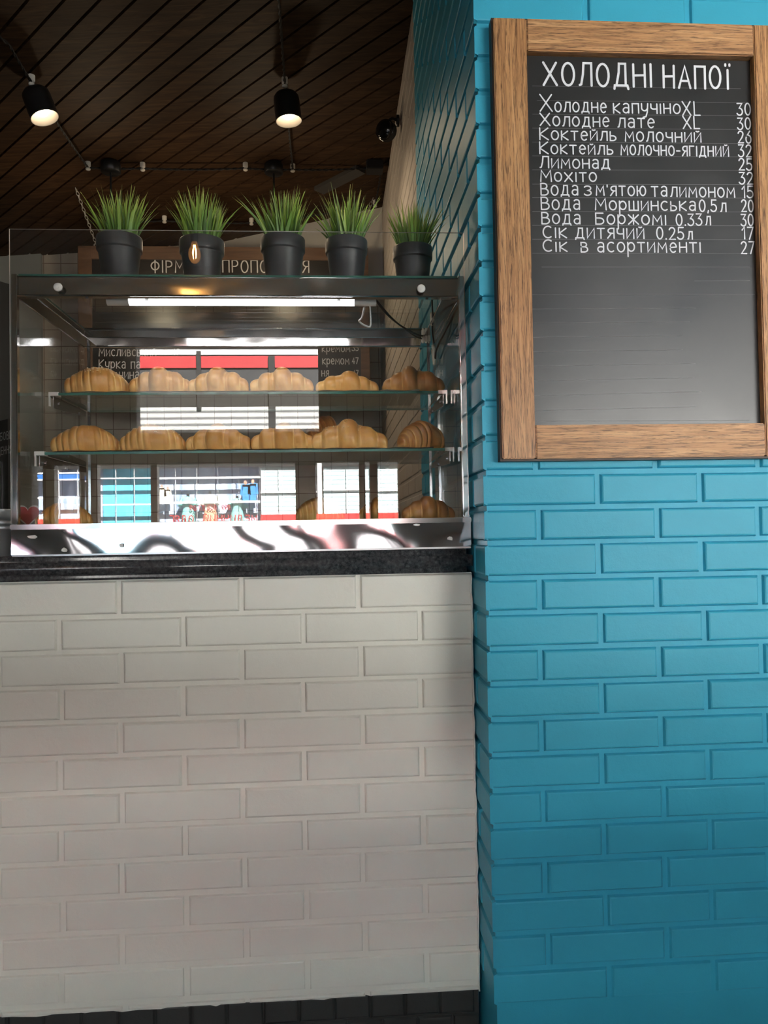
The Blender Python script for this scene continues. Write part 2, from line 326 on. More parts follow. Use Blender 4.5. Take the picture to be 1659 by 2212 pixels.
def stroke(mb, pts, w, y, rnd=6):
    """one pen stroke as a mitred ribbon with round ends; every stroke lies a hair over the one before it"""
    STROKE_N[0] += 1; y = y-(STROKE_N[0] % 9)*.00003
    q = [Vector((p[0], p[1])) for p in pts]; q = [p for i, p in enumerate(q) if i == 0 or (p-q[i-1]).length > 1e-6]
    if len(q) < 2: return
    closed = (q[0]-q[-1]).length < 1e-5 and len(q) > 4
    if closed: q = q[:-1]
    n = len(q); Lf = []; Rt = []
    for i in range(n):
        a = q[i-1] if (i > 0 or closed) else None; c = q[(i+1) % n] if (i < n-1 or closed) else None
        d1 = (q[i]-a).normalized() if a is not None else (c-q[i]).normalized(); d2 = (c-q[i]).normalized() if c is not None else d1
        n1 = Vector((-d1.y, d1.x)); n2 = Vector((-d2.y, d2.x)); mm = n1+n2
        mm = n1 if mm.length < .2 else mm.normalized(); k = min(1.5, 1/max(.4, mm.dot(n1)))
        Lf.append(q[i]+mm*w/2*k); Rt.append(q[i]-mm*w/2*k)
    v = [Vector((p.x, y, p.y)) for p in Lf]+[Vector((p.x, y, p.y)) for p in Rt]; f = []
    for i in range(n if closed else n-1):
        j = (i+1) % n; f.append((i, n+i, n+j, j))
    if not closed:
        for e, d in ((0, (q[0]-q[1]).normalized()), (n-1, (q[-1]-q[-2]).normalized())):
            m_ = Vector((-d.y, d.x)); o = len(v)
            for k in range(1, 6):
                a = math.pi*k/6; p = q[e]+(m_*math.cos(a)+d*math.sin(a))*w/2; v.append(Vector((p.x, y, p.y)))
            f.append((n+e, *range(o, o+5), e) if e else (e, *range(o+4, o-1, -1), n+e))
            if e == 0: f[-1] = (n, *range(o, o+5), 0)
            else: f[-1] = (e, *range(o, o+5), n+e)
    mb.add(v, f)
def lettering(mb, text, A, B, cap, small, w, y, jitter=.02, mirrored=False):
    """writes TEXT between the baseline ends A and B (x, z); capitals CAP high, the rest SMALL high"""
    hs = [cap if (c.isupper() or c.isdigit()) else small for c in text]
    ws = [G[c][0] for c in text]; gap = .26
    tot = sum(wi*h for wi, h in zip(ws, hs)) + sum(gap*small for c in text[:-1])
    sx = (Vector(B)-Vector(A)).length/tot; ux = (Vector(B)-Vector(A)).normalized(); uz = Vector((-ux.y, ux.x)); cur = 0.0
    if mirrored: uz = -uz
    for c, wi, h in zip(text, ws, hs):
        dy = random.uniform(-jitter, jitter)*h
        for pl in G[c][1]:
            stroke(mb, [tuple(Vector(A)+ux*(cur+px*h*sx)+uz*(pz*h+dy)) for px, pz in pl], w, y)
        cur += (wi*h+gap*small)*sx

# ------------------------------------------------------------------ brickwork
JT = .0130
def brick(mb, fn, u0, u1, z0, z1, d=.0075, jit=.0008, m=0, edge=(0, 0)):
    """one painted brick standing D proud of the joint bed; fn(u, z, out) gives the point"""
    j = lambda: random.uniform(-jit, jit)
    a0, a1, b0, b1 = u0+j(), u1+j(), z0+j(), z1+j()
    if edge[0]: a0 = u0
    if edge[1]: a1 = u1
    t = random.uniform(-.0006, .0006)
    rings = []
    for ins, out in ((-.0018, 0), (.0, d*.50), (.0014, d*.86), (.0040, d+t)):
        i0 = 0 if edge[0] else ins; i1 = 0 if edge[1] else ins
        rings.append([fn(a0+i0, b0+ins, out), fn(a1-i1, b0+ins, out), fn(a1-i1, b1-ins, out), fn(a0+i0, b1-ins, out)])
    v = [p for r in rings for p in r]; f = []
    for k in range(3):
        for i in range(4):
            q = (i+1) % 4; f.append((k*4+i, k*4+q, (k+1)*4+q, (k+1)*4+i))
    f.append((12, 13, 14, 15)); mb.add(v, f, m)

# white counter front: face at y = 0, joint bed 6 mm behind
mb = MB(); XR = .3117; XL = -1.75; Z_TOP = 1.0915
wf = lambda u, z, out: (u, .0075-out, z)
zj = [1.0124-.0751*i for i in range(12)]
for i in range(13):
    top = Z_TOP-.004 if i == 0 else zj[i-1]-JT/2
    bot = zj[i]+JT/2 if i < 12 else .171
    off = -.462 if i % 2 == 0 else -.589
    xs = [off+.26*k+random.uniform(-.003, .003) for k in range(-6, 4)]
    xs = [x for x in xs if XL < x < XR-.03]
    e = [XL]+xs+[XR+JT/2-.0032]
    for a, b in zip(e[:-1], e[1:]): brick(mb, wf, a+JT/2, b-JT/2, bot, top, .0060)
# bed with a ragged lower edge and ragged right edge
prof = []; x = XL
while x < XR-.01: prof.append((x, .166+.006*(x-XL)/2+random.uniform(-.004, .004))); x += random.uniform(.02, .05)
prof.append((XR-.0022, .170))
v = []; f = []
for (px_, pz) in prof: v += [(px_, .0055, pz), (px_, .0085, Z_TOP), (px_, .03, pz), (px_, .03, Z_TOP)]
for k in range(len(prof)-1):
    a = 4*k; f += [(a, a+4, a+5, a+1), (a+2, a, a+1, a+3), (a, a+2, a+6, a+4)]
f.append((4*len(prof)-4, 4*len(prof)-2, 4*len(prof)-1, 4*len(prof)-3)); mb.add(v, f)
z = .17; v = []                        # paint bead down the right edge
pts = []
while z < Z_TOP: pts.append((XR-.0046+random.uniform(-.0016, .0016), -.0002+random.uniform(-.0008, .0008), z)); z += random.uniform(.008, .03)
mb.tube(pts, .0022, 6)
counter = empty('bar_counter', (-.2, .3, 0), 'white painted brick bar counter standing on a dark plinth left of the turquoise pillar', 'counter')
mb.build('brick_front', M['white_paint'], counter)
mb = MB(); mb.box((XL, .03, .0), (XR-.03, .62, Z_TOP)); mb.build('carcass', M['dark_wall'], counter)
mb = MB()
pf = lambda u, z, out: (u, .026-out, z)
for i, (z0, z1) in enumerate(((.0, .045), (.052, .105), (.112, .162))):
    x = XL+.05*i
    while x < XR-.02:
        x2 = min(x+.078, XR-.004); brick(mb, pf, x+.003, x2-.002, z0, z1, .004); x = x2
mb.box((XL, .026, 0), (XR-.002, .032, .165)); tag(mb.build('plinth', M['plinth'], counter), 'dark tiled plinth')

# ------------------------------------------------------------------ turquoise pillar (front face y = -.14, left face x = .3117)
YF = -.14
zc0 = atY(1040, 1021.6, YF).z; zc1 = atY(1022, 50, YF).z
pitch = (zc1-zc0)/13.0
colsA = [atY(px, 1008, YF).x for px in (1160.6, 1416.8, 1638)]     # half brick first
colsB = [atY(px, 1045, YF).x for px in (1290.6, 1513.5)]
XPR = 2.2
def ext(c, step=(.235, .25)):
    c = list(c); k = 0
    while c[-1] < XPR-.3: c.append(c[-1]+step[k % 2]); k += 1
    return c
colsA = ext(colsA); colsB = ext(colsB)
mbp = MB(); ff = lambda u, z, out: (u, YF+.0075-out, z); lf = lambda u, z, out: (XR+.0075-out, u, z)
rows = range(-15, 30); YB = .955
for k in rows:
    z0, z1 = zc0+pitch*k+JT/2, zc0+pitch*(k+1)-JT/2
    if z0 < .01 or z0 > 3.06: continue
    z1 = min(z1, 3.16)
    c = colsB if k % 2 else colsA
    e = [XR-JT/2]+[x+random.uniform(-.0025, .0025) for x in c]+[XPR]
    for n_, (a, b) in enumerate(zip(e[:-1], e[1:])): brick(mbp, ff, a+JT/2, b-JT/2, z0, z1, edge=(n_ == 0, 0))
    y = YF; s = .115 if k % 2 else .24; first = True
    while y < YB-.02:
        y2 = min(y+s, YB); y2 = YB if YB-y2 < .05 else y2
        brick(mbp, lf, y+(0 if first else JT/2), y2-JT/2, z0, z1, edge=(first, 0)); y = y2; s = .25; first = False
mbp.box((XR+.0070, YF+.0070, 0), (XPR, YB, 3.25))
structure(tag(mbp.build('wall_right', M['blue_paint']), 'turquoise painted brick pillar wall carrying the drinks menu board', 'wall'))
mb = MB(); k0 = 0
for k in range(0, 46):
    z0, z1 = .02+pitch*k+JT/2, .02+pitch*(k+1)-JT/2
    if z1 > 3.12: break
    y = YB+(.12 if k % 2 else 0)-.0; first = True
    ys = [YB]+[YB+(.12 if k % 2 else .25)+.25*i for i in range(9)]
    for a, b in zip(ys[:-1], ys[1:]): brick(mb, lf, a+JT/2, min(b, 3.1)-JT/2, z0, z1, .003)
mb.box((XR+.0070, YB, 0), (XPR, 3.2, 3.25))
structure(tag(mb.build('wall_side', M['beige_paint']), 'beige painted brick wall running back beyond the turquoise pillar', 'wall'))

# ------------------------------------------------------------------ room shell
mb = MB(); mb.box((-4, -3.5, -.1), (XPR+2.2, 3.3, 0)); 
m = mat('grey_floor_tiles', (.13, .12, .11), .4); structure(tag(mb.build('floor', m), 'grey tiled cafe floor', 'floor'))
# sloped ceiling of diagonal planks
mb = MB(); cols = []
D1 = Vector((-.7071, .7071)); D2 = Vector((.7071, .7071)); W_ = .0867
for i in range(-45, 45):
    c0 = i*W_+.012; g = .0014
    segs = [-5.2]; s = -5.2
    while s < 5.2: s += random.uniform(1.6, 3.0); segs.append(s)
    for s0, s1 in zip(segs[:-1], segs[1:]):
        pts = []
        for (a, b, zz) in ((s0, c0+g, .012), (s1-.001, c0+g, .012), (s1-.001, c0+W_-g, .012), (s0, c0+W_-g, .012), (s0, c0+g+.004, 0), (s1-.001, c0+g+.004, 0), (s1-.001, c0+W_-g-.004, 0), (s0, c0+W_-g-.004, 0)):
            q = D1*a+D2*b; pts.append((q.x-.6, q.y+.6, zz))
        if all(p[0] < -4.2 or p[0] > 4.6 or p[1] < -.1 or p[1] > 3.4 for p in pts): continue
        pts = [(x_, y_, ceil_z(min(max(x_, -6), 6))+zz) for x_, y_, zz in pts]
        t = random.uniform(.55, 1.0)
        mb.add(pts, [(4, 7, 6, 5), (0, 4, 5, 1), (1, 5, 6, 2), (2, 6, 7, 3), (3, 7, 4, 0)]); cols += [t]*5
o = mb.build('ceiling', M['ceiling']); structure(tag(o, 'dark stained diagonal plank ceiling', 'ceiling'))
at = o.data.color_attributes.new('plank', 'FLOAT_COLOR', 'CORNER')
for p in o.data.polygons:
    for li in p.loop_indices: at.data[li].color = (cols[p.index], cols[p.index], cols[p.index], 1)
mb = MB(); X0, X1 = -4.3, 4.6
v = [(X0, -4.3, ceil_z(X0)+.012), (X1, -4.3, ceil_z(X1)+.012), (X1, 3.5, ceil_z(X1)+.012), (X0, 3.5, ceil_z(X0)+.012)]
v += [(a, b, c+.25) for a, b, c in v]
mb.add(v, [(0, 3, 2, 1), (4, 5, 6, 7), (0, 1, 5, 4), (1, 2, 6, 5), (2, 3, 7, 6), (3, 0, 4, 7)])
structure(tag(mb.build('roof_slab', M['black_plastic']), 'dark roof deck above the ceiling planks', 'roof'))
mb = MB(); v = [(X0, -3.6, ceil_z(X0)-.03), (X1, -3.6, ceil_z(X1)-.03), (X1, -.6, ceil_z(X1)-.03), (X0, -.6, ceil_z(X0)-.03)]; v += [(a, b, c+.04) for a, b, c in v]
mb.add(v, [(0, 3, 2, 1), (4, 5, 6, 7), (0, 1, 5, 4), (1, 2, 6, 5), (2, 3, 7, 6), (3, 0, 4, 7)])
M['pale_ceiling'] = paint('pale_ceiling', (.72, .71, .69), .8); structure(tag(mb.build('ceiling_front', M['pale_ceiling']), 'pale ceiling over the customer side', 'ceiling'))
# far wall: tiled on the left, pale plaster angling in on the right
mb = MB(); mb.box((-4.2, 3.08, 0), (XR+.4, 3.2, 3.3)); structure(tag(mb.build('wall_back', M['tiles']), 'beige tiled kitchen wall with brown grout behind the display case', 'wall'))
mb = MB(); za, zb = 2.6, 3.2
v = [(-.68, 3.079, za), (.36, 2.70, za), (.36, 2.70, zb), (-.68, 3.079, zb), (.36, 3.079, za), (.36, 3.079, zb)]
mb.add(v, [(0, 1, 2, 3), (0, 4, 1), (1, 4, 5, 2)]); structure(tag(mb.build('wall_bulkhead', M['light_wall']), 'pale plaster bulkhead under the ceiling above the hanging menu board', 'wall'))
mb = MB(); gx = atY(88, 570, 3.05).x; mb.box((-4.2, 3.05, 0), (gx, 3.085, 3.3)); structure(tag(mb.build('wall_left_return', M['grey_wall']), 'grey plaster wall section left of the tiles', 'wall'))
mb = MB(); mb.box((-4.3, -3.5, 0), (-4.2, 3.2, 3.1)); structure(tag(mb.build('wall_left', M['grey_wall']), 'grey plaster wall on the left of the room', 'wall'))
mb = MB(); mb.box((XPR+2.1, -3.5, 0), (XPR+2.2, YB, 3.5)); mb.box((XPR, YF+.02, 0), (XPR+2.2, YF+.2, 3.5)); structure(tag(mb.build('wall_outer', M['light_wall']), 'pale plaster wall at the far right', 'wall'))
# dark dado on the grey wall section and an open dark door with the staff notice
mb = MB(); zt = atY(10, 610, 3.04).z; pts = []
for k in range(13):
    a = -2.9+k*(gx-.16+2.9)/12; pts.append((a, zt-.02+.10*math.sin(k*.26)))
v = [(a, 3.035, .0) for a, b in pts]+[(a, 3.035, b-.0) for a, b in pts]+[(a, 3.055, .0) for a, b in pts]+[(a, 3.055, b) for a, b in pts]; n_ = 13
mb.add(v, [(k, k+1, n_+k+1, n_+k) for k in range(12)]+[(n_+k, n_+k+1, 3*n_+k+1, 3*n_+k) for k in range(12)]+[(12, 38, 51, 25)])
structure(tag(mb.build('trim_1', M['dark_wall']), 'dark painted band on the grey wall section', 'wall trim'))

# front of the cafe behind the camera: posts, transom, sill, large window to the right
YW = -3.4
def wx(px): return mirror(px, 1100, YW).x
def wz(py): return mirror(500, py, YW).z
mb = MB(); T = .10
zt_low = wz(1000); zt_hi = wz(748); zt_mid = wz(934)
mb.box((-4.3, YW-T, 0), (wx(70), YW, 3.3))                                    # left solid
mb.box((wx(70), YW-T, zt_low), (wx(298), YW, 3.3)); mb.box((wx(692), YW-T, zt_low), (wx(862), YW, 3.3))
mb.box((wx(298), YW-T, zt_hi), (wx(692), YW, 3.3)); mb.box((wx(298), YW-T, zt_low), (wx(692), YW, zt_mid))
mb.box((wx(862), YW-T, 0), (.90, YW, 3.3))
YR = -2.2  # unseen front steps nearer here so its sill shades the pillar's foot
mb.box((.90, YR-T, 2.72), (4.5, YR, 3.5)); mb.box((4.35, YR-T, .86), (4.5, YR, 2.72)); mb.box((.90, YW-T, 0), (1.0, YR, 3.3))
structure(tag(mb.build('wall_front', M['front_wall']), 'dark street front wall with window openings', 'wall'))
mb = MB(); mb.box((wx(70), YW-T, 0), (wx(862), YW, .28)); mb.box((1.0, YR-T, 0), (4.5, YR, .86)); mb.box((wx(862), YW+.0, 0), (.90, YW+.03, 1.0)); structure(tag(mb.build('wall_front_sill', M['dark_wall']), 'unseen sill below the street windows, made dark to cut bounced light', 'wall'))  # unseen sill, coloured dark so less light bounces onto the pillar's foot
fr = MB()
for a, b in ((93, 118), (172, 211), (326, 340), (639, 683), (777, 790), (800, 817)): fr.box((wx(a), YW-.08, .35), (wx(b), YW-.01, zt_low+.01))
fr.box((wx(70), YW-.08, .97), (wx(862), YW-.01, 1.195))  # rail added to keep the bright street out of the base panel's mirror
structure(tag(fr.build('window_1', M['black_metal']), 'dark posts of the street window opposite the counter with an added reflection-blocking rail', 'window'))

# ------------------------------------------------------------------ the street outside and the shop opposite
YS = -25.0
def S(px, py): return mirror(px, py, YS)
mb = MB(); mb.box((-45, -32, -.3), (45, YW-.1, -.12)); m = paint('pale_paving', (.33, .325, .32), .8, .004, .15)
structure(tag(mb.build('street', m), 'sunlit pale paved street outside', 'street'))
mb = MB(); mb.box((-45, -23, -.13), (45, -7.5, -.10)); m = paint('asphalt', (.13, .13, .135), .8, .004, .25); structure(tag(mb.build('road', m), 'grey asphalt road outside', 'road'))
shop = empty('street_shop', (-4, YS, -.12), 'shop building across the street mirrored in the front glass', 'building')
M['shop_wall'] = mat('shop_white_cladding', (.72, .72, .70), .6); M['shop_dark'] = mat('shop_dark_fascia', (.012, .011, .010), .6)
M['sign_red'] = mat('shop_red_sign', (.48, .03, .035), .5); M['frame_white'] = mat('window_frame_white', (.80, .80, .80), .5)
m = M['curtain_cyan'] = mat('cyan_curtain', (.10, .58, .80), .7); v = coords(m, (1, 1, .15)); L(m, ramp(m, noise(m, v, 9, 2), [(.3, (.07, .47, .70)), (.7, (.16, .68, .86))]), P(m).inputs['Base Color'])
m = M['curtain_white'] = mat('white_curtain', (.55, .64, .80), .7); v = coords(m, (1, 1, .1)); L(m, ramp(m, noise(m, v, 8, 2), [(.35, (.30, .40, .60)), (.6, (.62, .70, .84))]), P(m).inputs['Base Color'])
m = M['blinds'] = mat('white_blinds', (.6, .75, .75), .6); v = coords(m); wv = N(m, 'ShaderNodeTexWave', wave_type='BANDS', bands_direction='Z'); wv.inputs['Scale'].default_value = 2.1; L(m, v, wv.inputs['Vector'])
L(m, ramp(m, wv.outputs[0], [(.0, (.32, .46, .48)), (.35, (.62, .76, .78)), (1, (.70, .82, .84))]), P(m).inputs['Base Color'])
m = M['corrugated'] = mat('pale_corrugated', (.5, .5, .48), .5); v = coords(m); wv = N(m, 'ShaderNodeTexWave', wave_type='BANDS', bands_direction='Z'); wv.inputs['Scale'].default_value = 1.4; L(m, v, wv.inputs['Vector'])
L(m, ramp(m, wv.outputs[0], [(.1, (.16, .16, .16)), (.6, (.55, .55, .53))]), P(m).inputs['Base Color'])
def wallrect(mb, a, b, c, d, dep=.0, th=.06, m=0):
    p, q = S(a, c), S(b, d); mb.box((p.x, YS+dep-th, q.z), (q.x, YS+dep, p.z), m)
mb = MB(); mb.box((-22, YS-1.8, -.12), (4.5, YS-1.5, 8.2)); mb.box((4.4, YS-1.8, -.12), (24, YS-1.5, 4.6)); wallrect(mb, -250, 69, 934, 1200, .0, .2); wallrect(mb, 1001, 1900, 985, 1235, .0, .2); wallrect(mb, 684, 698, 934, 1200, .03, .2); wallrect(mb, -250, 1000, 735, 768, 0, .2); mb.build('wall', M['shop_wall'], shop)  # unseen right end kept low so less light reaches the pillar's foot
mb = MB(); wallrect(mb, -250, 1300, 1142, 1235, -.02, .2); m = M['shop_base'] = mat('shop_blotched_plinth', (.2, .15, .15), .6); v = coords(m, (.6, 1, 1.2)); L(m, ramp(m, noise(m, v, .9, 3, .6, .6), [(.36, (.02, .02, .022)), (.47, (.10, .085, .09)), (.56, (.26, .10, .12)), (.66, (.42, .40, .41))]), P(m).inputs['Base Color']); mb.build('base_wall', M['shop_base'], shop)  # made-up blotches break the base panel's reflection into mixed tones
mb = MB(); wallrect(mb, -250, 1000, 934, 1004, .02); mb.build('fascia', M['shop_dark'], shop)
mb = MB(); wallrect(mb, -250, 1000, 884, 933, .0); mb.build('canopy', M['corrugated'], shop)
mb = MB(); wallrect(mb, -250, 1000, 768, 797, .0); mb.build('sign_band', M['sign_red'], shop)
mb = MB(); wallrect(mb, -250, 1000, 845, 884, -.05); wallrect(mb, 425, 436, 760, 884, .1); wallrect(mb, 580, 596, 770, 930, .1); mb.build('fascia_lower', M['shop_dark'], shop)
mb = MB(); wallrect(mb, -250, 1000, 797, 846, .0); M['pale_grey'] = mat('pale_grey_cladding', (.035, .035, .036), .6); mb.build('sign_lower', M['pale_grey'], shop)
win = []
def shop_window(a, b, top, bot, xs, hs, curt, red=None):
    mb = MB(); wallrect(mb, a, b, top-20, bot+20, -.10 if curt == 'blinds' else -.55, .05); c = mb.build('curtain', M[curt], shop)
    mb = MB()
    for x in [a+1, b-1]+xs: wallrect(mb, x-.9, x+.9, top, bot, .0, .1)
    for y in [top+1, bot-1]+hs: wallrect(mb, a, b, y-.7, y+.7, .0, .1)
    mb.build('window_frame', M['frame_white'], shop)
shop_window(70, 212, 1008, 1128, [127, 168], [1022, 1036, 1075], 'curtain_white')
shop_window(212, 334, 1005, 1140, [250, 290], [1033, 1090], 'curtain_cyan')
shop_window(336, 562, 1005, 1140, [379, 425, 471, 516], [1032, 1085], 'curtain_white')
shop_window(563, 684, 1003, 1120, [602], [1063], 'blinds')
shop_window(698, 800, 1001, 1116, [748], [1058], 'blinds'); shop_window(800, 1000, 1001, 1116, [866, 930], [1058], 'blinds')
for a, b, c, d in ((563, 1000, 1112, 1123), (70, 212, 1122, 1130)):
    mb = MB(); wallrect(mb, a, b, c, d, .04); mb.build('red_strip', M['sign_red'], shop)
mb = MB(); wallrect(mb, 70, 212, 1023, 1035, -.02); M['band_blue'] = mat('blue_band', (.03, .16, .50), .5); mb.build('blue_band', M['band_blue'], shop)
# shop lettering (reads the right way round in the street)
def shoptext(t, a, b, base, h, w_):
    p, q = S(a, base), S(b, base); hh = S(a, base-h).z-p.z
    t_ = MB(); lettering(t_, t, (-p.x, p.z), (-q.x, q.z), hh, hh, w_, 0, .0)
    mb = MB(); mb.add([(-x, YS+.03, z) for x, y, z in t_.v], t_.f); mb.build('red_lettering', M['sign_red'], shop)
shoptext('МЕДИЧНИЙ', 556, 440, 1127, 14, .034); shoptext('ОДЯГ', 418, 368, 1128, 14, .034)
shoptext('099', 497, 480, 1101, 10, .024); shoptext('668', 468, 449, 1101, 10, .024); shoptext('27', 443, 430, 1102, 10, .024); shoptext('69', 424, 410, 1102, 10, .024)
mq = mat('mint_uniform', (.30, .66, .62), .8); mq2 = mat('peach_uniform', (.80, .45, .30), .8); mq3 = mat('cream_top', (.75, .72, .62), .8); mb_ = mat('blue_uniform', (.05, .28, .66), .8)
def mannequin(px, pt, pb, top, low, label):
    g = S(px, pb); t = S(px, pt); H = t.z-g.z; y = YS-.28
    e = empty('mannequin', (g.x, y, g.z), label, 'mannequin', 'mannequins in the shop window')
    b = MB(); b.lathe([(.03, 0), (.05, H*.05), (.045, H*.1)], (g.x, y, t.z-H*.1), n=12); b.build('neck', M['black_plastic'], e)
    b = MB(); b.lathe([(.04, H*.92), (.20, H*.86), (.21, H*.75), (.16, H*.60), (.20, H*.48)], (g.x, y, g.z), n=16)
    for s in (-1, 1): b.cyl((g.x+s*.19, y, g.z+H*.86), (g.x+s*.30, y, g.z+H*.62), .07, 0, 10, .08)
    b.build('top', top, e)
    b = MB()
    b.lathe([(.19, H*.5), (.22, H*.40), (.24, 0)], (g.x, y, g.z), n=16, close=True); b.build('skirt', low, e)
mannequin(404, 1066, 1140, mq, mq, 'mint uniform mannequin leftmost in the mirrored shop window')
mannequin(452, 1060, 1140, mq3, mq2, 'mannequin in cream top and peach skirt mirrored in the glass')
mannequin(511, 1070, 1140, mq, mq, 'mint uniform mannequin beside the blue uniform poster in the mirrored window')
M['skin'] = mat('printed_skin', (.60, .34, .24), .7)
def figure(px, top, bot, mt, name):
    a, b = S(px, top), S(px, bot); H = a.z-b.z; m1 = MB(); y = YS-.04
    stroke(m1, [(-(a.x), b.z+H*.04), (-(a.x), b.z+H*.72)], H*.30, 0); stroke(m1, [(-a.x-H*.20, b.z+H*.34), (-a.x-H*.16, b.z+H*.74), (-a.x+H*.16, b.z+H*.74), (-a.x+H*.20, b.z+H*.34)], H*.09, 0)
    m2 = MB(); m2.add([(-x, y, z) for x, _, z in m1.v], m1.f); f = m2.build('window_figure', M[mt] if isinstance(mt, str) else mt, shop)
    m1 = MB(); stroke(m1, [(-a.x, b.z+H*.86), (-a.x, b.z+H*.92)], H*.14, 0); m2 = MB(); m2.add([(-x, y+.002, z) for x, _, z in m1.v], m1.f); m2.build('window_figure_head', M['skin'], f)
for px, tp, bt_, mt in ((530, 1037, 1084, mb_), (546, 1035, 1082, mb_), (349, 1046, 1084, mq3), (362, 1050, 1084, mq3)): figure(px, tp, bt_, mt, '')

# ------------------------------------------------------------------ drinks menu board on the pillar
YFb = YF-.032
bx0, bx1, bz0, bz1 = .3455, .969, 1.3285, 2.2365
ix0, ix1, iz0, iz1 = .4150, .8975, 1.3970, 2.1695
board = empty('menu_board', ((bx0+bx1)/2, YF-.004, bz0), 'large oak framed chalkboard of cold drinks hung on the turquoise pillar', 'menu board')
def piece(a, b, mt, name, skew=0):
    mb = MB(); mb.box((a[0], YFb, a[1]), (b[0], YF-.002, b[1]), 0, .0022); return mb.build(name, M[mt], board)
piece((bx0, bz0), (ix0-.0010, bz1), 'frame_v', 'frame_stile'); piece((ix1+.0010, bz0), (bx1, bz1), 'frame_v', 'frame_stile')
piece((ix0, iz1), (ix1, bz1), 'frame_h', 'frame_rail'); piece((ix0, bz0), (ix1, iz0), 'frame_h', 'frame_rail')
mb = MB(); e = .004
mb.box((bx0-e+.001, YF-.024, bz0-e), (bx0, YF-.001, bz1+e)); mb.box((bx1, YF-.024, bz0-e), (bx1+e, YF-.001, bz1+e)); mb.box((bx0, YF-.024, bz1), (bx1, YF-.001, bz1+e)); mb.box((bx0, YF-.024, bz0-e), (bx1, YF-.001, bz0))
mb.build('edge_moulding', M['frame_dark'], board)
YSL = YF-.014
mb = MB(); mb.box((ix0-.002, YSL, iz0-.002), (ix1+.002, YF-.003, iz1+.002)); mb.build('slate', M['slate'], board)
def bp(cx_, cy_): p = atY(1040+cx_/2.68, cy_/2.68, YSL); return (p.x, p.z)
mb = MB()
def T_(text, x0, x1, b0, top, stop=None, w=.0029, b1=None):
    A = bp(x0, b0); B = bp(x1, b0 if b1 is None else b1); k = 1/2.68*1.55/1661
    lettering(mb, text, A, B, (b0-top)*k, (b0-(stop if stop else top))*k, w, YSL-.0006)
T_('ХОЛОДНІ', 360, 985, 492, 356, None, .0048, 504); T_('НАПОЇ', 1055, 1440, 506, 372, None, .0048, 516)
for row in [
 ('Холодне', 340, 722, 645, 545, 588, 652), ('капучіно', 765, 1150, 655, 598, None, 658), ('XL', 1165, 1265, 668, 585), ('30', 1482, 1557, 668, 596),
 ('Холодне', 340, 738, 728, 655, 672, 735), ('лате', 790, 1000, 737, 682, None, 740), ('XL', 1168, 1262, 746, 672), ('30', 1485, 1557, 750, 680),
 ('Коктейль', 338, 778, 808, 738, 755, 815), ('молочний', 833, 1270, 818, 762, None, 824), ('26', 1487, 1560, 828, 757),
 ('Коктейль', 338, 760, 890, 820, 838, 894), ('молочно-ягідний', 808, 1430, 896, 838, None, 906), ('32', 1490, 1562, 908, 835),
 ('Лимонад', 340, 742, 972, 905, 918, 976), ('25', 1492, 1565, 986, 916),
 ('Мохіто', 343, 665, 1050, 983, 997, 1052), ('32', 1495, 1570, 1066, 995),
 ('Вода', 345, 560, 1130, 1060, 1072), ('з', 598, 635, 1131, 1075), ("м'ятою", 665, 950, 1131, 1075, None, 1134), ('та', 985, 1075, 1137, 1078), ('лимоном', 1095, 1465, 1139, 1082, None, 1143), ('15', 1510, 1572, 1146, 1075),
 ('Вода', 347, 570, 1213, 1140, 1155), ('Моршинська', 660, 1240, 1216, 1148, 1162, 1220), ('0,5', 1262, 1360, 1225, 1155), ('л', 1385, 1415, 1226, 1175), ('20', 1507, 1573, 1226, 1155),
 ('Вода', 350, 573, 1296, 1228, 1240), ('Боржомі', 662, 1068, 1298, 1232, 1242, 1301), ('0.33', 1128, 1275, 1305, 1236), ('л', 1298, 1325, 1303, 1252), ('30', 1505, 1573, 1308, 1238),
 ('Сік', 358, 492, 1377, 1308, 1320), ('дитячий', 545, 940, 1379, 1320, None, 1381), ('0.25', 1015, 1170, 1385, 1314), ('л', 1195, 1220, 1385, 1340), ('17', 1510, 1573, 1384, 1312),
 ('Сік', 358, 495, 1456, 1388, 1402), ('в', 577, 615, 1459, 1402), ('асортименті', 672, 1268, 1459, 1402, None, 1461), ('27', 1505, 1578, 1468, 1396)]:
    T_(row[0], row[1], row[2], row[3], row[4], row[5] if len(row) > 5 else None, .0029, row[6] if len(row) > 6 else None)
mb.build('chalk_lettering', M['chalk'], board)
mb = MB()
for y0, y1, x0, x1 in ((636.7, 636.4, 1150, 1630), (667.5, 666, 1150, 1503), (698, 695, 1150, 1490), (728.5, 725.5, 1152, 1470), (760, 755.5, 1152, 1475), (790.5, 785.5, 1152, 1502), (822.5, 816, 1153, 1500), (855, 846, 1153, 1515), (887, 879, 1154, 1503), (910, 908, 1160, 1620), (217, 222, 1160, 1610), (186, 192, 1150, 1600), (247, 250, 1150, 1600), (277, 280, 1150, 1600), (307, 310, 1150, 1600), (337, 339, 1150, 1600), (367, 368, 1150, 1600), (398, 399, 1150, 1610), (427, 428, 1150, 1610), (457, 458, 1150, 1610), (487, 488, 1150, 1615), (517, 518, 1150, 1615), (547, 548, 1150, 1620), (577, 577, 1170, 1620), (607, 606, 1500, 1620)):
    A = atY(x0, y0, YSL); B = atY(x1, y1, YSL)
    stroke(mb, [(A.x, A.z), (B.x, B.z)], .0007, YSL-.0003)
mb.build('ruled_lines', M['chalk_line'], board)

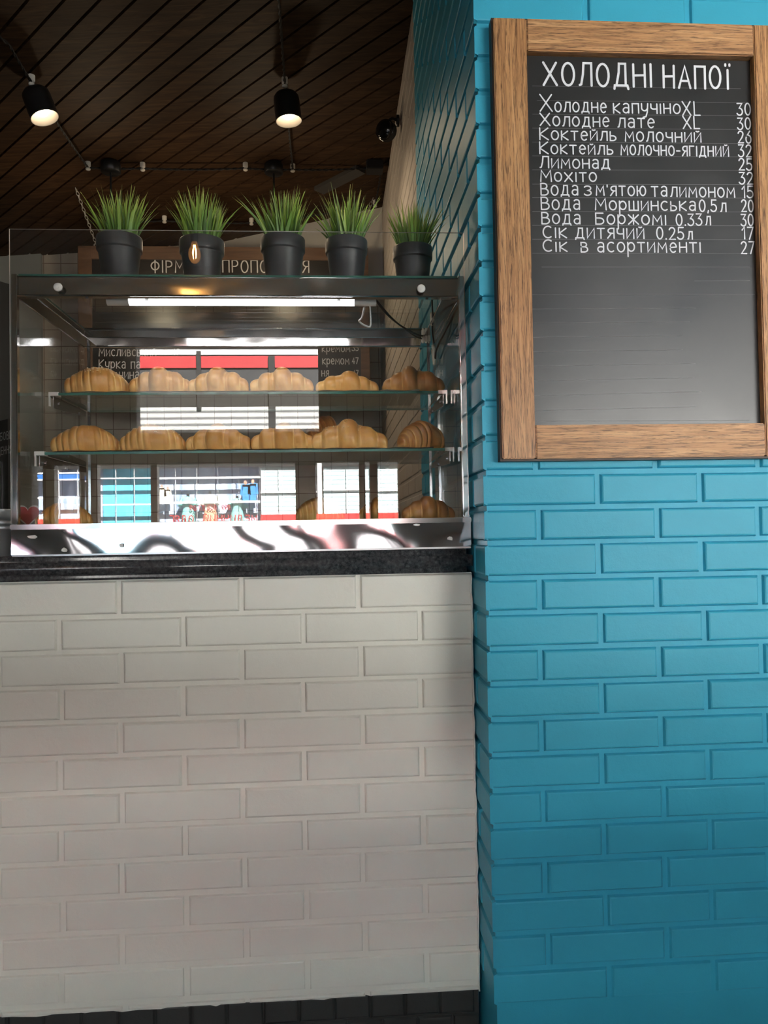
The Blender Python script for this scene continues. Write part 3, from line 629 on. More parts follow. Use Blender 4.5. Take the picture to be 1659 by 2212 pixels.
# ------------------------------------------------------------------ hanging menu board in the kitchen
YH = 2.55
h0 = atY(168, 533, YH); h1 = atY(795, 533, YH); hz0 = atY(168, 872, YH).z; hz1 = (h0.z+h1.z)/2; fwid = .072
hb = empty('menu_board', ((h0.x+h1.x)/2, YH, hz0), 'dark wood framed chalkboard hanging on chains behind the plants', 'menu board')
def hpiece(a, b, name):
    mb = MB(); mb.box((a[0], YH, a[1]), (b[0], YH+.025, b[1]), 0, .002); mb.build(name, M['far_frame'], hb)
hpiece((h0.x, hz0), (h0.x+fwid, hz1), 'frame_stile'); hpiece((h1.x-fwid*.7, hz0), (h1.x, hz1), 'frame_stile')
hpiece((h0.x+fwid, hz1-fwid), (h1.x-fwid*.7, hz1), 'frame_rail'); hpiece((h0.x+fwid, hz0), (h1.x-fwid*.7, hz0+.05), 'frame_rail')
mb = MB(); mb.box((h0.x+.02, YH+.01, hz0+.02), (h1.x-.02, YH+.022, hz1-.02)); mb.build('slate', M['slate'], hb)
def H_(text, x0, x1, b, top, stop=None, w=.0065):
    A = atY(x0, b, YH); B = atY(x1, b, YH); k = (YH+1.7)/1661
    mb = MB(); lettering(mb, text, (A.x, A.z), (B.x, B.z), (b-top)*k, (b-(stop or top))*k, w, YH+.009); mb.build('chalk_lettering', M['chalk_soft'], hb)
H_('ФІРМОВА', 326, 462, 587, 562); H_('ПРОПОЗИЦІЯ', 481, 667, 587, 561)
H_('Мисливський', 213, 336, 768, 752, 755, .0045); H_('49', 372, 387, 765, 753, None, .0045); H_('Курка па', 213, 302, 795, 777, 781, .0045); H_('чина', 257, 299, 817, 803, None, .0045)
H_('кремом', 696, 756, 759, 748, None, .004); H_('35', 761, 774, 757, 745, None, .004); H_('кремом', 697, 754, 786, 774, None, .0045); H_('47', 761, 774, 785, 772, None, .0045); H_('ня', 695, 710, 812, 800, None, .0045); H_('47', 763, 774, 811, 799, None, .0045)
def chain(a, b, parent):
    mb = MB(); a = Vector(a); b = Vector(b); n_ = max(6, int((b-a).length/.024)); d = (b-a)/n_; t = d.normalized()
    x = t.cross(Vector((0, 1, 0))).normalized(); y = t.cross(x)
    for k in range(n_):
        c = a+d*(k+.5); s = x if k % 2 else y
        mb.tube([c+t*(.0155*math.sin(q))+s*(.0068*math.cos(q)) for q in [2*math.pi*i/12 for i in range(12)]], .0017, 5, 0, True)
    mb.tube([b+Vector((.013*math.cos(q), 0, .013*math.sin(q))) for q in [2*math.pi*i/14 for i in range(14)]], .0028, 6, 0, True)
    return mb.build('chain', M['chain_steel'], parent)
cA = atC(163, 405); chain((cA.x, cA.y, ceil_z(cA.x)), atY(207, 528, YH)+Vector((0, .012, 0)), hb)
cB = atC(806, 428); chain((cB.x, cB.y, ceil_z(cB.x)), atY(762, 528, YH)+Vector((0, .012, 0)), hb)

# ------------------------------------------------------------------ granite worktop
bm = bmesh.new(); bmesh.ops.create_cube(bm, size=1)
SZ0, SZ1 = 1.0925, 1.1450
for v_ in bm.verts: v_.co = Vector(((-1.75+.3095)/2+v_.co.x*(.3095+1.75), .275+v_.co.y*.60, (SZ0+SZ1)/2+v_.co.z*(SZ1-SZ0)))
ed = [e for e in bm.edges if all(v_.co.y < 0 for v_ in e.verts) or all(v_.co.x > .3 for v_ in e.verts)]
bmesh.ops.bevel(bm, geom=ed, offset=.014, segments=6, affect='EDGES')
mb = MB(); mb.bm(bm, 0, True); wt = mb.build('worktop', M['granite'])
tag(wt, 'thick dark speckled granite worktop on the white brick counter', 'worktop')

# ------------------------------------------------------------------ display case
cx0, cx1 = -.6884, .3055; CY0, CY1 = 0.0, .47; BZ = SZ1+.0005
case = empty('display_case', ((cx0+cx1)/2, .23, BZ), 'chrome and glass pastry display case on the granite worktop', 'display case')
def part(mb, name, mt, label=None, parent=case): return tag(mb.build(name, [M[k] for k in mt] if isinstance(mt, (list, tuple)) else M[mt], parent), label)
# base: mirror polished front, ledge on top
mb = MB(); nx, nz = 90, 8; z0, z1 = BZ+.004, 1.205
v = [(cx0+(cx1+.003-cx0)*i/nx, CY0-.004+.0012*math.sin(i*.30+.2*j)+.0007*math.sin(i*.13+j*.25+1)+.00022*math.sin(i*.42)*math.sin(j/nz*math.pi), z0+(z1-z0)*j/nz) for j in range(nz+1) for i in range(nx+1)]
f = [(j*(nx+1)+i, j*(nx+1)+i+1, (j+1)*(nx+1)+i+1, (j+1)*(nx+1)+i) for j in range(nz) for i in range(nx)]
mb.add(v, f, 0, True); part(mb, 'base_panel', 'warped_steel', 'mirror polished warped steel base panel')
mb = MB(); mb.box((cx0, CY0+.001, BZ), (cx1+.003, CY1, 1.2035)); part(mb, 'base_box', 'steel_dull')
mb = MB(); mb.box((cx0-.001, CY0-.008, 1.2035), (cx1+.004, CY0+.016, 1.2145), 0, .0015); part(mb, 'front_ledge', 'chrome')
for px, py, a, b in ((140, 1188, .008, .006), (262, 1178, .006, .006), (900, 1134, .009, .003), (972, 1163, .008, .006), (70, 1160, .012, .005)):
    c = atY(px, py, -.0075); n_ = 7; mb = MB()
    mb.add([(c.x+a*random.uniform(.7, 1.1)*math.cos(2*math.pi*i/n_), -.0078, c.z+b*random.uniform(.6, 1.1)*math.sin(2*math.pi*i/n_)) for i in range(n_)], [tuple(range(n_))[::-1]])
    part(mb, 'film_scrap', 'plastic_white', 'torn scrap of white protective film')
mb = MB(); mb.box((cx0+.014, .016, 1.204), (cx1-.014, CY1-.02, 1.2085)); part(mb, 'deck', 'steel_dull')
# posts
for (a, b, c, d) in ((cx0, cx0+.0145, -.003, .013), (cx1-.0145, cx1, -.003, .013)):
    mb = MB(); mb.box((a, c, 1.2145), (b, d, 1.7585), 0, .0022); part(mb, 'post', 'wavy_steel')
for a in (cx0+.0225, cx1-.0225-.007):
    mb = MB(); mb.box((a, CY1-.02, 1.209), (a+.007, CY1-.012, 1.712)); part(mb, 'post', 'chrome')
# top rail, back rails and side rails
mb = MB(); nx, nz = 60, 6; z0, z1 = 1.7130, 1.7535; xa, xb = cx0+.0145, cx1-.0145
v = [(xa+(xb-xa)*i/nx, .004+.0004*math.sin(i*.33+.4)*math.sin(j/nz*math.pi), z0+(z1-z0)*j/nz) for j in range(nz+1) for i in range(nx+1)]
mb.add(v, [(j*(nx+1)+i, j*(nx+1)+i+1, (j+1)*(nx+1)+i+1, (j+1)*(nx+1)+i) for j in range(nz) for i in range(nx)], 0, True)
mb.box((xa, .004, z0-.0006), (xb, .024, z0+.0015)); mb.box((xa, .003, z1-.001), (xb, .02, z1+.0015)); mb.box((xa, .0065, z0), (xb, .008, z1))
mb.tube([(xa, .0035, z0), (xb, .0035, z0)], .0021, 10); mb.tube([(xa, .0035, z1+.0005), (xb, .0035, z1+.0005)], .0014, 8)
part(mb, 'front_rail', 'wavy_steel')
mb = MB(); xa_, xb_ = cx0+.012, cx1-.012; yb_ = CY1-.022
v = [(xa_, yb_, 1.7085), (xb_, yb_, 1.7085), (xb_, yb_-.0028, 1.7325), (xa_, yb_-.0028, 1.7325)]; v += [(x, CY1-.004, z) for x, y, z in v]
mb.add(v, [(0, 1, 2, 3), (7, 6, 5, 4), (0, 4, 5, 1), (1, 5, 6, 2), (2, 6, 7, 3), (3, 7, 4, 0)])
for z_, y_ in ((1.7085, yb_), (1.7325, yb_-.003)): mb.tube([(xa_, y_, z_), (xb_, y_, z_)], .0016, 8)
part(mb, 'back_rail', 'wavy_steel')
mb = MB(); mb.box((cx0+.012, CY1-.012, 1.7345), (cx1-.012, CY1-.004, 1.757)); mb.tube([(cx0+.012, CY1-.014, 1.7590), (cx1-.012, CY1-.014, 1.7590)], .0030, 10); part(mb, 'back_rail', 'chrome')
for s, a in ((1, cx0), (-1, cx1)):
    mb = MB(); mb.box((a+s*.012, .013, 1.7085), (a+s*.0145, CY1-.02, 1.7535)); mb.box((a+s*.012, .013, 1.7078), (a+s*.050, CY1-.02, 1.7095)); mb.tube([(a+s*.050, .02, 1.7095), (a+s*.050, CY1-.02, 1.7095)], .0018, 8); mb.tube([(a+s*.0135, .014, 1.7080), (a+s*.0135, CY1-.02, 1.7080)], .0018, 8); part(mb, 'side_rail', 'chrome')
# glass
mb = MB()
mb.box((cx0+.0012, -.0075, 1.2150), (cx1-.001, -.0035, 1.8545)); 
g = part(mb, 'front_glass', ['front_glass', 'lit_edge'])
for p in g.data.polygons:
    if abs(p.normal.y) < .5: p.material_index = 1
for a in (cx0+.009, cx1-.013):
    mb = MB(); mb.box((a, .014, 1.2085), (a+.004, CY1-.006, 1.757)); part(mb, 'side_glass', 'glass')
mb = MB(); mb.box((cx0+.015, .006, 1.7555), (cx1-.015, CY1-.002, 1.7605)); g = part(mb, 'top_glass', ['shelf_glass', 'glass_edge'])
for p in g.data.polygons:
    if abs(p.normal.z) < .5: p.material_index = 1
# shelves, clips and brackets
def shelf(y0, z, x0, x1):
    mb = MB(); mb.box((x0, y0, z-.006), (x1, CY1-.03, z)); g = part(mb, 'glass_shelf', ['shelf_glass', 'glass_edge'], 'clear glass shelf with green edge')
    for p in g.data.polygons:
        if abs(p.normal.z) < .5: p.material_index = 1
    for s, xe in ((1, cx0+.0135), (-1, cx1-.0135)):
        b = MB(); a0, a1 = y0+.004, CY1-.05
        v = [(xe+s*.012, a0, z-.007), (xe+s*.012, a1, z-.007), (xe+s*.012, a1, z-.020), (xe+s*.012, a0+.004, z-.036), (xe+s*.012, a0, z-.030)]
        v += [(x+s*.002, y, zz) for x, y, zz in v]
        b.add(v, [(0, 1, 2, 3, 4), (9, 8, 7, 6, 5), (0, 5, 6, 1), (1, 6, 7, 2), (2, 7, 8, 3), (3, 8, 9, 4), (4, 9, 5, 0)])
        b.box((xe+s*.001, a0, z-.0085), (xe+s*.014, a1, z-.0068))
        for yy in (a0+.03, a0+.18): b.cyl((xe+s*.0145, yy, z-.022), (xe+s*.019, yy, z-.022), .0045, 0, 8)
        o = part(b, 'shelf_bracket', 'steel_dull')
        b = MB(); b.box((xe+s*.004, y0-.003, z-.0075), (xe+s*.026, y0+.02, z+.0015)); b.box((xe+s*.004, y0-.002, z-.032), (xe+s*.0075, y0+.004, z-.0075)); tag(b.build('shelf_clip', M['plastic_white'] if s > 0 else M['chrome'], o))
USZ, LSZ = 1.5310, 1.3795; USY, LSY = .175, .085
shelf(USY, USZ, cx0+.033, cx1-.033); shelf(LSY, LSZ, cx0+.033, cx1-.033)
# screw caps on the front rail
for px, py in ((125, 620), (910, 623)):
    c = atY(px, py, -.009); b = MB(); b.lathe([(.0001, .0035), (.0075, .0034), (.0092, .0022), (.0095, 0)], (c.x, -.0076, c.z), (0, -1, 0), 24); b.cyl((c.x, -.012, c.z), (c.x, .004, c.z), .0035, 0, 8); part(b, 'screw_cap', 'plastic_white')
# lamp tube
ty, tz = .055, atY(520, 649, .055).z; ta, tb = atY(280, 648, ty).x, atY(765, 650, ty).x; ea, eb = atY(232, 648, ty).x, atY(812, 651, ty).x
b = MB(); b.cyl((ta, ty, tz), (tb, ty, tz), .0118, 0, 20); lamp = part(b, 'tube_lamp', 'tube', 'glowing white tube lamp')
for a_, b_ in ((ea, ta), (tb, eb)):
    b = MB(); b.cyl((a_, ty, tz), (b_, ty, tz), .0125, 0, 20); part(b, 'tube_cap', 'plastic_white', None, lamp)
for px in (320, 732):
    c = atY(px, 648, ty).x; b = MB(); b.box((c-.004, ty-.014, tz-.006), (c+.004, ty+.014, tz+.016)); part(b, 'tube_clip', 'steel_dull', None, lamp)
b = MB(); b.box((ea+.02, ty-.012, tz+.0135), (eb-.02, ty+.02, tz+.018)); part(b, 'lamp_batten', 'plastic_white', None, lamp)
# wiring in the right corner
def cable(pts, r, mt, name='cable'):
    b = MB(); P_ = [Vector(p) for p in pts]; out = []
    for k in range(len(P_)-1):
        p0, p1, p2, p3 = P_[max(k-1, 0)], P_[k], P_[k+1], P_[min(k+2, len(P_)-1)]
        for i in range(8):
            t = i/8; out.append(.5*((2*p1)+(p2-p0)*t+(2*p0-5*p1+4*p2-p3)*t*t+(3*p1-p0-3*p2+p3)*t**3))
    out.append(P_[-1]); b.tube(out, r, 6); return part(b, name, mt)
q = lambda px, py, y: atY(px, py, y)
cable([q(812, 648, .06), q(832, 675, .10), q(865, 703, .2), q(900, 722, .3), q(915, 726, .33)], .0022, 'wire_black')
cable([q(815, 650, .06), q(850, 690, .14), q(893, 724, .3), q(912, 732, .33)], .0016, 'wire_black')
cable([q(788, 660, .06), q(782, 685, .1), q(776, 694, .12), q(790, 704, .14), q(801, 702, .16), q(800, 662, .2)], .0022, 'wire_white')
cable([q(933, 648, .2), q(935, 690, .2), q(934, 715, .25), q(938, 742, .3)], .0022, 'wire_black')
cable([q(993, 655, .03), q(965, 710, .16), q(944, 752, .30), q(940, 776, .36)], .0026, 'wire_black')
cable([q(980, 643, .05), q(960, 685, .16), q(942, 720, .30)], .0024, 'brushed', 'conduit')
b = MB()
for px, py in ((921, 719), (921, 731)):
    c = q(px, py, .33)
    for k in range(3): b.box((c.x-.012+k*.008, .325, c.z-.009), (c.x-.0055+k*.008, .339, c.z+.009)); b.cyl((c.x-.009+k*.008, .33, c.z-.013), (c.x-.009+k*.008, .33, c.z+.013), .0028, 0, 8)
part(b, 'terminal_block', 'plastic_cream')
b = MB(); c0_, c1_ = q(936, 745, .36), q(939, 788, .36); b.tube([c0_, c0_.lerp(c1_, .4), c1_], .0050, 8); b.cyl(c0_.lerp(c1_, .25)+Vector((0, 0, 0)), c0_.lerp(c1_, .95), .0072, 0, 10, .005); part(b, 'connector_sleeve', 'plastic_cream')
b = MB(); b.cyl(q(934, 676, .2), q(933, 702, .22), .0060, 0, 10, .0045); part(b, 'connector_sleeve', 'plastic_cream')

# ------------------------------------------------------------------ croissants
def croissant_mesh(Lh, R, seed, nb=3, bend=.25, skew=.35, flat=.86, depth=1.18):
    """half length Lh, radius R: plump rolled lobes, the middle one highest, meeting in creases; NB lobes to a side"""
    rnd = random.Random(seed); NT, NA = 110, 36; v = []; f = []; cr = []
    J = lambda a: rnd.uniform(1-a, 1+a)
    if nb <= 3: lob = [(0, .34, 1.0)]; sd = ((.45, .30, .74), (.78, .215, .45))
    else: lob = [(0, .25, 1.0)]; sd = ((.24, .23, .95), (.44, .21, .83), (.62, .19, .68), (.78, .16, .50), (.91, .10, .30))
    lob = [(rnd.uniform(-.10, .10), .33*J(.1) if nb <= 3 else .25, 1.0)]
    for sgn in (-1, 1):
        for c, h, r in sd: lob.append((sgn*c*J(.05), h*J(.08), r*J(.05)))
    def rad(t, a):
        best = []; 
        for c, h, r in lob:
            tt = t-skew*.10*math.cos(a+(.5 if c < 0 else -.5))*(1 if c <= 0 else -1)*(1-abs(t)*.6)
            u = (tt-c)/h; best.append(r*(max(0, 1-abs(u)**2.4))**.42 if abs(u) < 1 else 0)
        best.sort(reverse=True); a0, a1 = best[0], best[1]; core = (.80 if nb <= 3 else 1.0)*max(0, 1-abs(t)**2.2)**.66
        top = max(a0, core*.965); crease = max(0.0, 1-(a0-a1)/.10) if a1 > .05 else 0
        return top, crease
    for i in range(NT+1):
        t = -1+2*i/NT; t = math.copysign(abs(t)**.95, t)
        for j in range(NA):
            a = 2*math.pi*j/NA; rr, e = rad(t*.992, a)
            rr = (rr-(.03 if nb <= 3 else .022)*e)*R+R*.035*math.sin(2*a+6*t+seed)*(1-abs(t)); rr = max(rr, R*.03)
            z_ = rr*math.sin(a)*flat; y_ = rr*math.cos(a)*depth; zz = z_+R*flat*.58*(1-.45*t*t)
            if zz < 0: zz *= .12
            v.append((t*Lh*(1-.05*bend*t*t), y_-bend*Lh*t*t, zz))
            cr.append(min(1, max(0, .42+.36*math.sin(a)*(.75+.25*math.cos(t*9+seed))-.42*e-.08*abs(t))))
    for i in range(NT):
        for j in range(NA):
            k = (j+1) % NA; f.append((i*NA+j, (i+1)*NA+j, (i+1)*NA+k, i*NA+k))
    f += [tuple(range(NA)), tuple(range(NT*NA, (NT+1)*NA))[::-1]]
    zmin = min(p[2] for p in v); v = [(x, y, z-zmin) for x, y, z in v]
    return v, f, cr
def croissant(px0, px1, top, base, yd, zsurf, label, mt='croissant', rot=0.0, seed=1, nb=4, seeds=0, group=None, depth=1.18, bend=.25, skew=.35, shorten=1.0):
    a, b = atY(px0, base, yd), atY(px1, base, yd); c = (a+b)/2; scl = (yd+1.704)/1661
    Lh = (px1-px0)/2*scl*shorten; H = max(.02, atY((px0+px1)/2, top, yd).z-zsurf); R = H/(.86*1.58)
    v, f, cr = croissant_mesh(Lh, R, seed, nb, bend, skew, .86, depth)
    mb = MB(); cs, sn = math.cos(rot), math.sin(rot)
    mb.add([(x*cs-y*sn, x*sn+y*cs, z) for x, y, z in v], f, 0, True)
    me_o = mb.build('croissant', M[mt]); me_o.location = (c.x, yd, zsurf)
    at = me_o.data.color_attributes.new('crust', 'FLOAT_COLOR', 'POINT')
    for k, q_ in enumerate(cr): at.data[k].color = (q_, q_, q_, 1)
    tag(me_o, label, 'croissant', group)
    if seeds:
        sd = MB(); rnd = random.Random(seed+50)
        for _ in range(seeds):
            k = rnd.randrange(len(v)); x, y, z = mb.v[k]
            if z < H*.62: continue
            ang = rnd.uniform(0, 3.1); l = .0021
            sd.lathe([(.0002, -l), (.0010, -l*.4), (.0011, l*.3), (.0002, l)], (x, y, z+.0004), (math.cos(ang), math.sin(ang), .1), 5)
        o = sd.build('sesame_seeds', M['seeds'], None); o.parent = me_o; o['kind'] = 'stuff'; tag(o, 'pale sesame seeds')
    return me_o
GU, GM, GB = 'croissants on the upper glass shelf', 'croissants on the lower glass shelf', 'croissants on the case floor'
zu, zl, zb_ = USZ+.0012, LSZ+.0012, 1.2090
for z_, y0, y1, x0, x1 in ((USZ, USY-.004, .40, -.62, .22), (LSZ, LSY-.005, .38, -.63, .24)):
    mb = MB(); nx = 40; v = []; 
    for i in range(nx+1):
        x = x0+(x1-x0)*i/nx
        for j, y in enumerate((y0+.004*math.sin(i*1.7), (y0+y1)/2, y1)): v.append((x, y, z_+.0006+(.0022*abs(math.sin(i*.9)) if j == 0 else 0)))
    mb.add(v, [(3*i+j, 3*i+3+j, 3*i+4+j, 3*i+1+j) for i in range(nx) for j in range(2)], 0, True)
    tag(mb.build('baking_paper', M['paper']), 'white baking paper lining the upper glass shelf' if z_ > 1.45 else 'white baking paper lining the lower glass shelf', 'paper', 'baking paper on the shelves')
croissant(146, 281, 796, 843, .245, zu, 'seed topped croissant leftmost on the upper glass shelf', 'croissant', .28, 3, 5, 260, GU, 1.1, .1, 1.2)
croissant(284, 413, 794, 843, .235, zu, 'golden croissant second from the left on the upper shelf', 'croissant', .15, 8, 3, 0, GU)
croissant(410, 541, 796, 843, .235, zu, 'golden croissant third from the left on the upper shelf', 'croissant', -.08, 12, 3, 0, GU)
croissant(543, 679, 797, 843, .235, zu, 'golden croissant fourth from the left on the upper shelf', 'croissant', .0, 17, 3, 0, GU, 1.18, .25)
croissant(681, 818, 805, 843, .235, zu, 'pale low croissant fifth along the upper shelf beside the brown one', 'croissant', .03, 23, 3, 0, GU, 1.3, .2)
croissant(824, 962, 794, 843, .225, zu, 'glossy brown croissant rightmost on the upper shelf', 'croissant_brown', -.06, 31, 3, 0, GU, 1.05, .05)
croissant(118, 259, 921, 970, .155, zl, 'ridged croissant leftmost on the lower glass shelf', 'croissant', .2, 41, 5, 0, GM, 1.15, .05, 1.3)
croissant(262, 402, 919, 970, .155, zl, 'seed topped croissant second from the left on the lower shelf', 'croissant', .2, 43, 5, 320, GM, 1.15, .05, 1.3)
croissant(406, 545, 917, 970, .155, zl, 'golden croissant third from the left on the lower shelf', 'croissant', -.08, 47, 3, 0, GM)
croissant(545, 680, 915, 970, .155, zl, 'golden croissant on the lower shelf left of the stacked brown roll', 'croissant', 0, 53, 3, 0, GM)
croissant(652, 742, 901, 968, .300, zl, 'dark brown croissant standing behind the front row on the lower shelf', 'croissant_brown', .4, 59, 4, 0, GM, .85, .1)
croissant(672, 836, 909, 970, .145, zl, 'large seed topped croissant in front of the brown one on the lower shelf', 'croissant', .03, 61, 3, 160, GM, 1.0, .15)
croissant(856, 960, 912, 970, .19, zl, 'round brown croissant end on at the right of the lower shelf', 'croissant_brown', .45, 67, 5, 0, GM, 1.2, 0, 1.2)
croissant(84, 197, 1087, 1126, .075, zb_, 'golden croissant at the left end of the case floor', 'croissant', .15, 71, 5, 0, GB, 1.0, .05, 1.2)
croissant(636, 742, 1075, 1126, .12, zb_, 'golden croissant in the middle of the case floor', 'croissant', .25, 73, 5, 0, GB, 1.1, .1)
croissant(772, 866, 1075, 1126, .22, zb_, 'croissant on the case floor half hidden by the rightmost one', 'croissant', -.1, 79, 3, 0, GB)
croissant(866, 983, 1072, 1126, .072, zb_, 'golden brown croissant at the right end of the case floor', 'croissant_brown', .1, 83, 3, 0, GB, .95, .05)
# paper cup with a red heart standing behind the left end
cc = atY(60, 1120, .30); cupx = cc.x
cup = empty('paper_cup', (cupx, .30, SZ1), 'small dark paper cup with a red heart behind the left end of the case', 'cup')
b = MB(); b.lathe([(.0001, 0), (.028, 0), (.037, .100), (.039, .101), (.039, .105), (.035, .104), (.027, .004), (.0001, .004)], (cupx, .30, SZ1), n=28); b.build('cup_body', M['cup'], cup)
def heart(s, y, x, z):
    pts = []
    for i in range(40):
        t = 2*math.pi*i/40; pts.append((x+s*16*math.sin(t)**3/17, y, z+s*(13*math.cos(t)-5*math.cos(2*t)-2*math.cos(3*t)-math.cos(4*t))/17))
    return pts
for s, y, mt, nm in ((.034, .2600, 'plastic_white', 'heart_border'), (.029, .2590, 'red', 'heart')):
    b = MB(); c = atY(60, 1112, y); pts = heart(s, y, c.x, c.z); n_ = len(pts); b.add(pts+[(p[0], p[1]+.0012, p[2]) for p in pts], [tuple(range(n_))]+[(i, n_+i, n_+(i+1) % n_, (i+1) % n_) for i in range(n_)]); b.build(nm, M[mt], cup)

# ------------------------------------------------------------------ potted grass on the case
def pot_plant(px, rim_py, yd, wpx, label, seed, top_py, spread):
    rnd = random.Random(seed); c = atY(px, rim_py, yd); zb = 1.7607; H = c.z-zb; R = wpx*(yd+1.704)/1661/2
    e = empty('potted_grass', (c.x, yd, zb), label, 'plant', 'potted grass on the display case')
    b = MB(); hb_ = H*.72
    b.lathe([(.0001, 0), (R*.70, 0), (R*.74, .003), (R*.915, hb_-.002), (R*.93, hb_), (R*.985, hb_+.001), (R*.99, hb_+.003), (R, H-.002), (R*.985, H), (R*.93, H), (R*.90, H-.012), (R*.88, H-.02)], (c.x, yd, zb), n=48); b.build('pot', M['pot'], e)
    b = MB(); b.lathe([(.0001, 0), (R*.89, 0)], (c.x, yd, zb+H-.018), n=24); b.build('soil', M['soil'], e)
    hmax = atY(px, top_py, yd).z-c.z; b = MB(); rgb = []
    for k in range(190):
        a = rnd.uniform(0, 2*math.pi); rr = R*.62*math.sqrt(rnd.random()); r0_ = Vector((c.x+rr*math.cos(a), yd+rr*math.sin(a), zb+H-.02))
        a2 = a+rnd.gauss(0, .5); out = rr/R*1.3*rnd.uniform(.45, 1.3)*spread; h = hmax*(rnd.uniform(.52, .88) if rnd.random() < .82 else rnd.uniform(.88, 1.0))*(1-.22*min(1, out*.8))+.02
        d = Vector((math.cos(a2), math.sin(a2), 0)); w = rnd.uniform(.0022, .0052); curl = rnd.uniform(.15, .6); tw = rnd.uniform(0, math.pi)
        side = Vector((math.cos(tw), math.sin(tw), 0)); n_ = 7; vs = []; tone = rnd.random(); dark = .55 if rnd.random() < .22 else rnd.uniform(0, .22)
        for i in range(n_+1):
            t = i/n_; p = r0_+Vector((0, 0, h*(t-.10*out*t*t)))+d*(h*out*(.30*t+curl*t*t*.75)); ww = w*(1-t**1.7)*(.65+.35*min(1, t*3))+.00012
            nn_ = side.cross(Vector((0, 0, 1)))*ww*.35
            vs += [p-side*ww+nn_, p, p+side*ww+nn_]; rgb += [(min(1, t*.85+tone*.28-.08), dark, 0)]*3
        b.add(vs, [(3*i+j, 3*i+1+j, 3*i+4+j, 3*i+3+j) for i in range(n_) for j in range(2)], 0, True)
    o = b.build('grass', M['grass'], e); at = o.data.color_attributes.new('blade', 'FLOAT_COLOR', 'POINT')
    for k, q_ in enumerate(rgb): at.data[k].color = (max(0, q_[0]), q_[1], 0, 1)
pot_plant(258, 515, .085, 95, 'potted artificial grass leftmost in a black pot on the case', 1, 398, 1.05)
pot_plant(436, 522, .100, 95, 'potted artificial grass second from the left above the glowing bulb reflection', 2, 400, 1.0)
pot_plant(611, 518, .085, 96, 'potted artificial grass in the middle of the five pots', 3, 398, 1.12)
pot_plant(748, 522, .095, 92, 'potted artificial grass fourth along between middle and rightmost pots', 4, 404, 1.1)
pot_plant(891, 537, .125, 87, 'smallest potted artificial grass rightmost beside the turquoise wall', 5, 426, 1.0)

# ------------------------------------------------------------------ ceiling lamps, cable and insulators
def insulator(px, py, label):
    c = atC(px, py); zt = ceil_z(c.x); b = MB()
    b.lathe([(.0001, -.040), (.008, -.039), (.0115, -.036), (.0115, -.031), (.008, -.029), (.008, -.025), (.0120, -.0235), (.0130, -.021), (.0130, 0)], (c.x, c.y, zt), n=16)
    tag(b.build('ceramic_insulator', M['ceramic']), label, 'insulator', 'white ceramic cable insulators on the ceiling'); return Vector((c.x, c.y, zt-.027))
def twisted(pts, name, label, cat):
    e = MB(); P_ = [Vector(p) for p in pts]; out = []
    for k in range(len(P_)-1):
        n_ = max(6, int((P_[k+1]-P_[k]).length/.012)); sag = .012*(P_[k+1]-P_[k]).length
        for i in range(n_): t = i/n_; out.append(P_[k].lerp(P_[k+1], t)-Vector((0, 0, sag*4*t*(1-t))))
    out.append(P_[-1])
    for ph in (0, math.pi):
        l = []
        for k, p in enumerate(out):
            d = (out[min(k+1, len(out)-1)]-out[max(k-1, 0)]).normalized(); x = d.cross(Vector((.3, .2, .9))).normalized(); y = d.cross(x); a = k*1.1+ph
            l.append(p+(x*math.cos(a)+y*math.sin(a))*.0032)
        e.tube(l, .0030, 6)
    return tag(e.build(name, M['wire_black']), label, cat)
iA = insulator(68, 163, 'white insulator above the left pendant lamp'); iB = insulator(615, 168, 'white insulator above the right pendant lamp')
i1 = insulator(190, 350, 'white insulator at the left end of the long cable run'); i2 = insulator(308, 352, 'white insulator just right of the left ceiling mount'); i3 = insulator(530, 352, 'white insulator just left of the right ceiling mount'); i4 = insulator(632, 355, 'white insulator just right of the right ceiling mount')
i5 = insulator(355, 467, 'white insulator low between the first two plants'); i6 = insulator(543, 472, 'white insulator beside the leaves of the middle plant'); i7 = insulator(810, 433, 'white insulator near the beige wall above the fourth plant')
dn = Vector((0, 0, .012))
cz = lambda p: Vector((p.x, p.y, ceil_z(p.x)-.012))
twisted([cz(atC(-60, 20)), cz(atC(20, 90)), iA, i1, i2, i3, i4, cz(atC(800, 358)), cz(atC(820, 352))], 'ceiling_cable', 'black twisted cable strung along the ceiling between white insulators', 'cable')
twisted([cz(atC(598, -40)), cz(atC(604, 15)), iB, i4], 'ceiling_cable', 'black twisted cable running back over the right pendant lamp', 'cable')
twisted([i5+Vector((-.5, .02, 0)), i5, i6, i7, cz(atC(822, 372))], 'ceiling_cable', 'black twisted cable low on the ceiling behind the plants', 'cable')
def lamp_light(p, d, power, ang, col=(1, .78, .52)):
    l = bpy.data.lights.new('lamp_light', 'SPOT' if ang < 179 else 'POINT'); l.energy = power; l.color = col; l.shadow_soft_size = .03
    if ang < 179: l.spot_size = math.radians(ang); l.spot_blend = .6
    o = bpy.data.objects.new('lamp_light', l); C.objects.link(o); o.location = p; o.rotation_euler = Vector(d).to_track_quat('-Z', 'Y').to_euler()
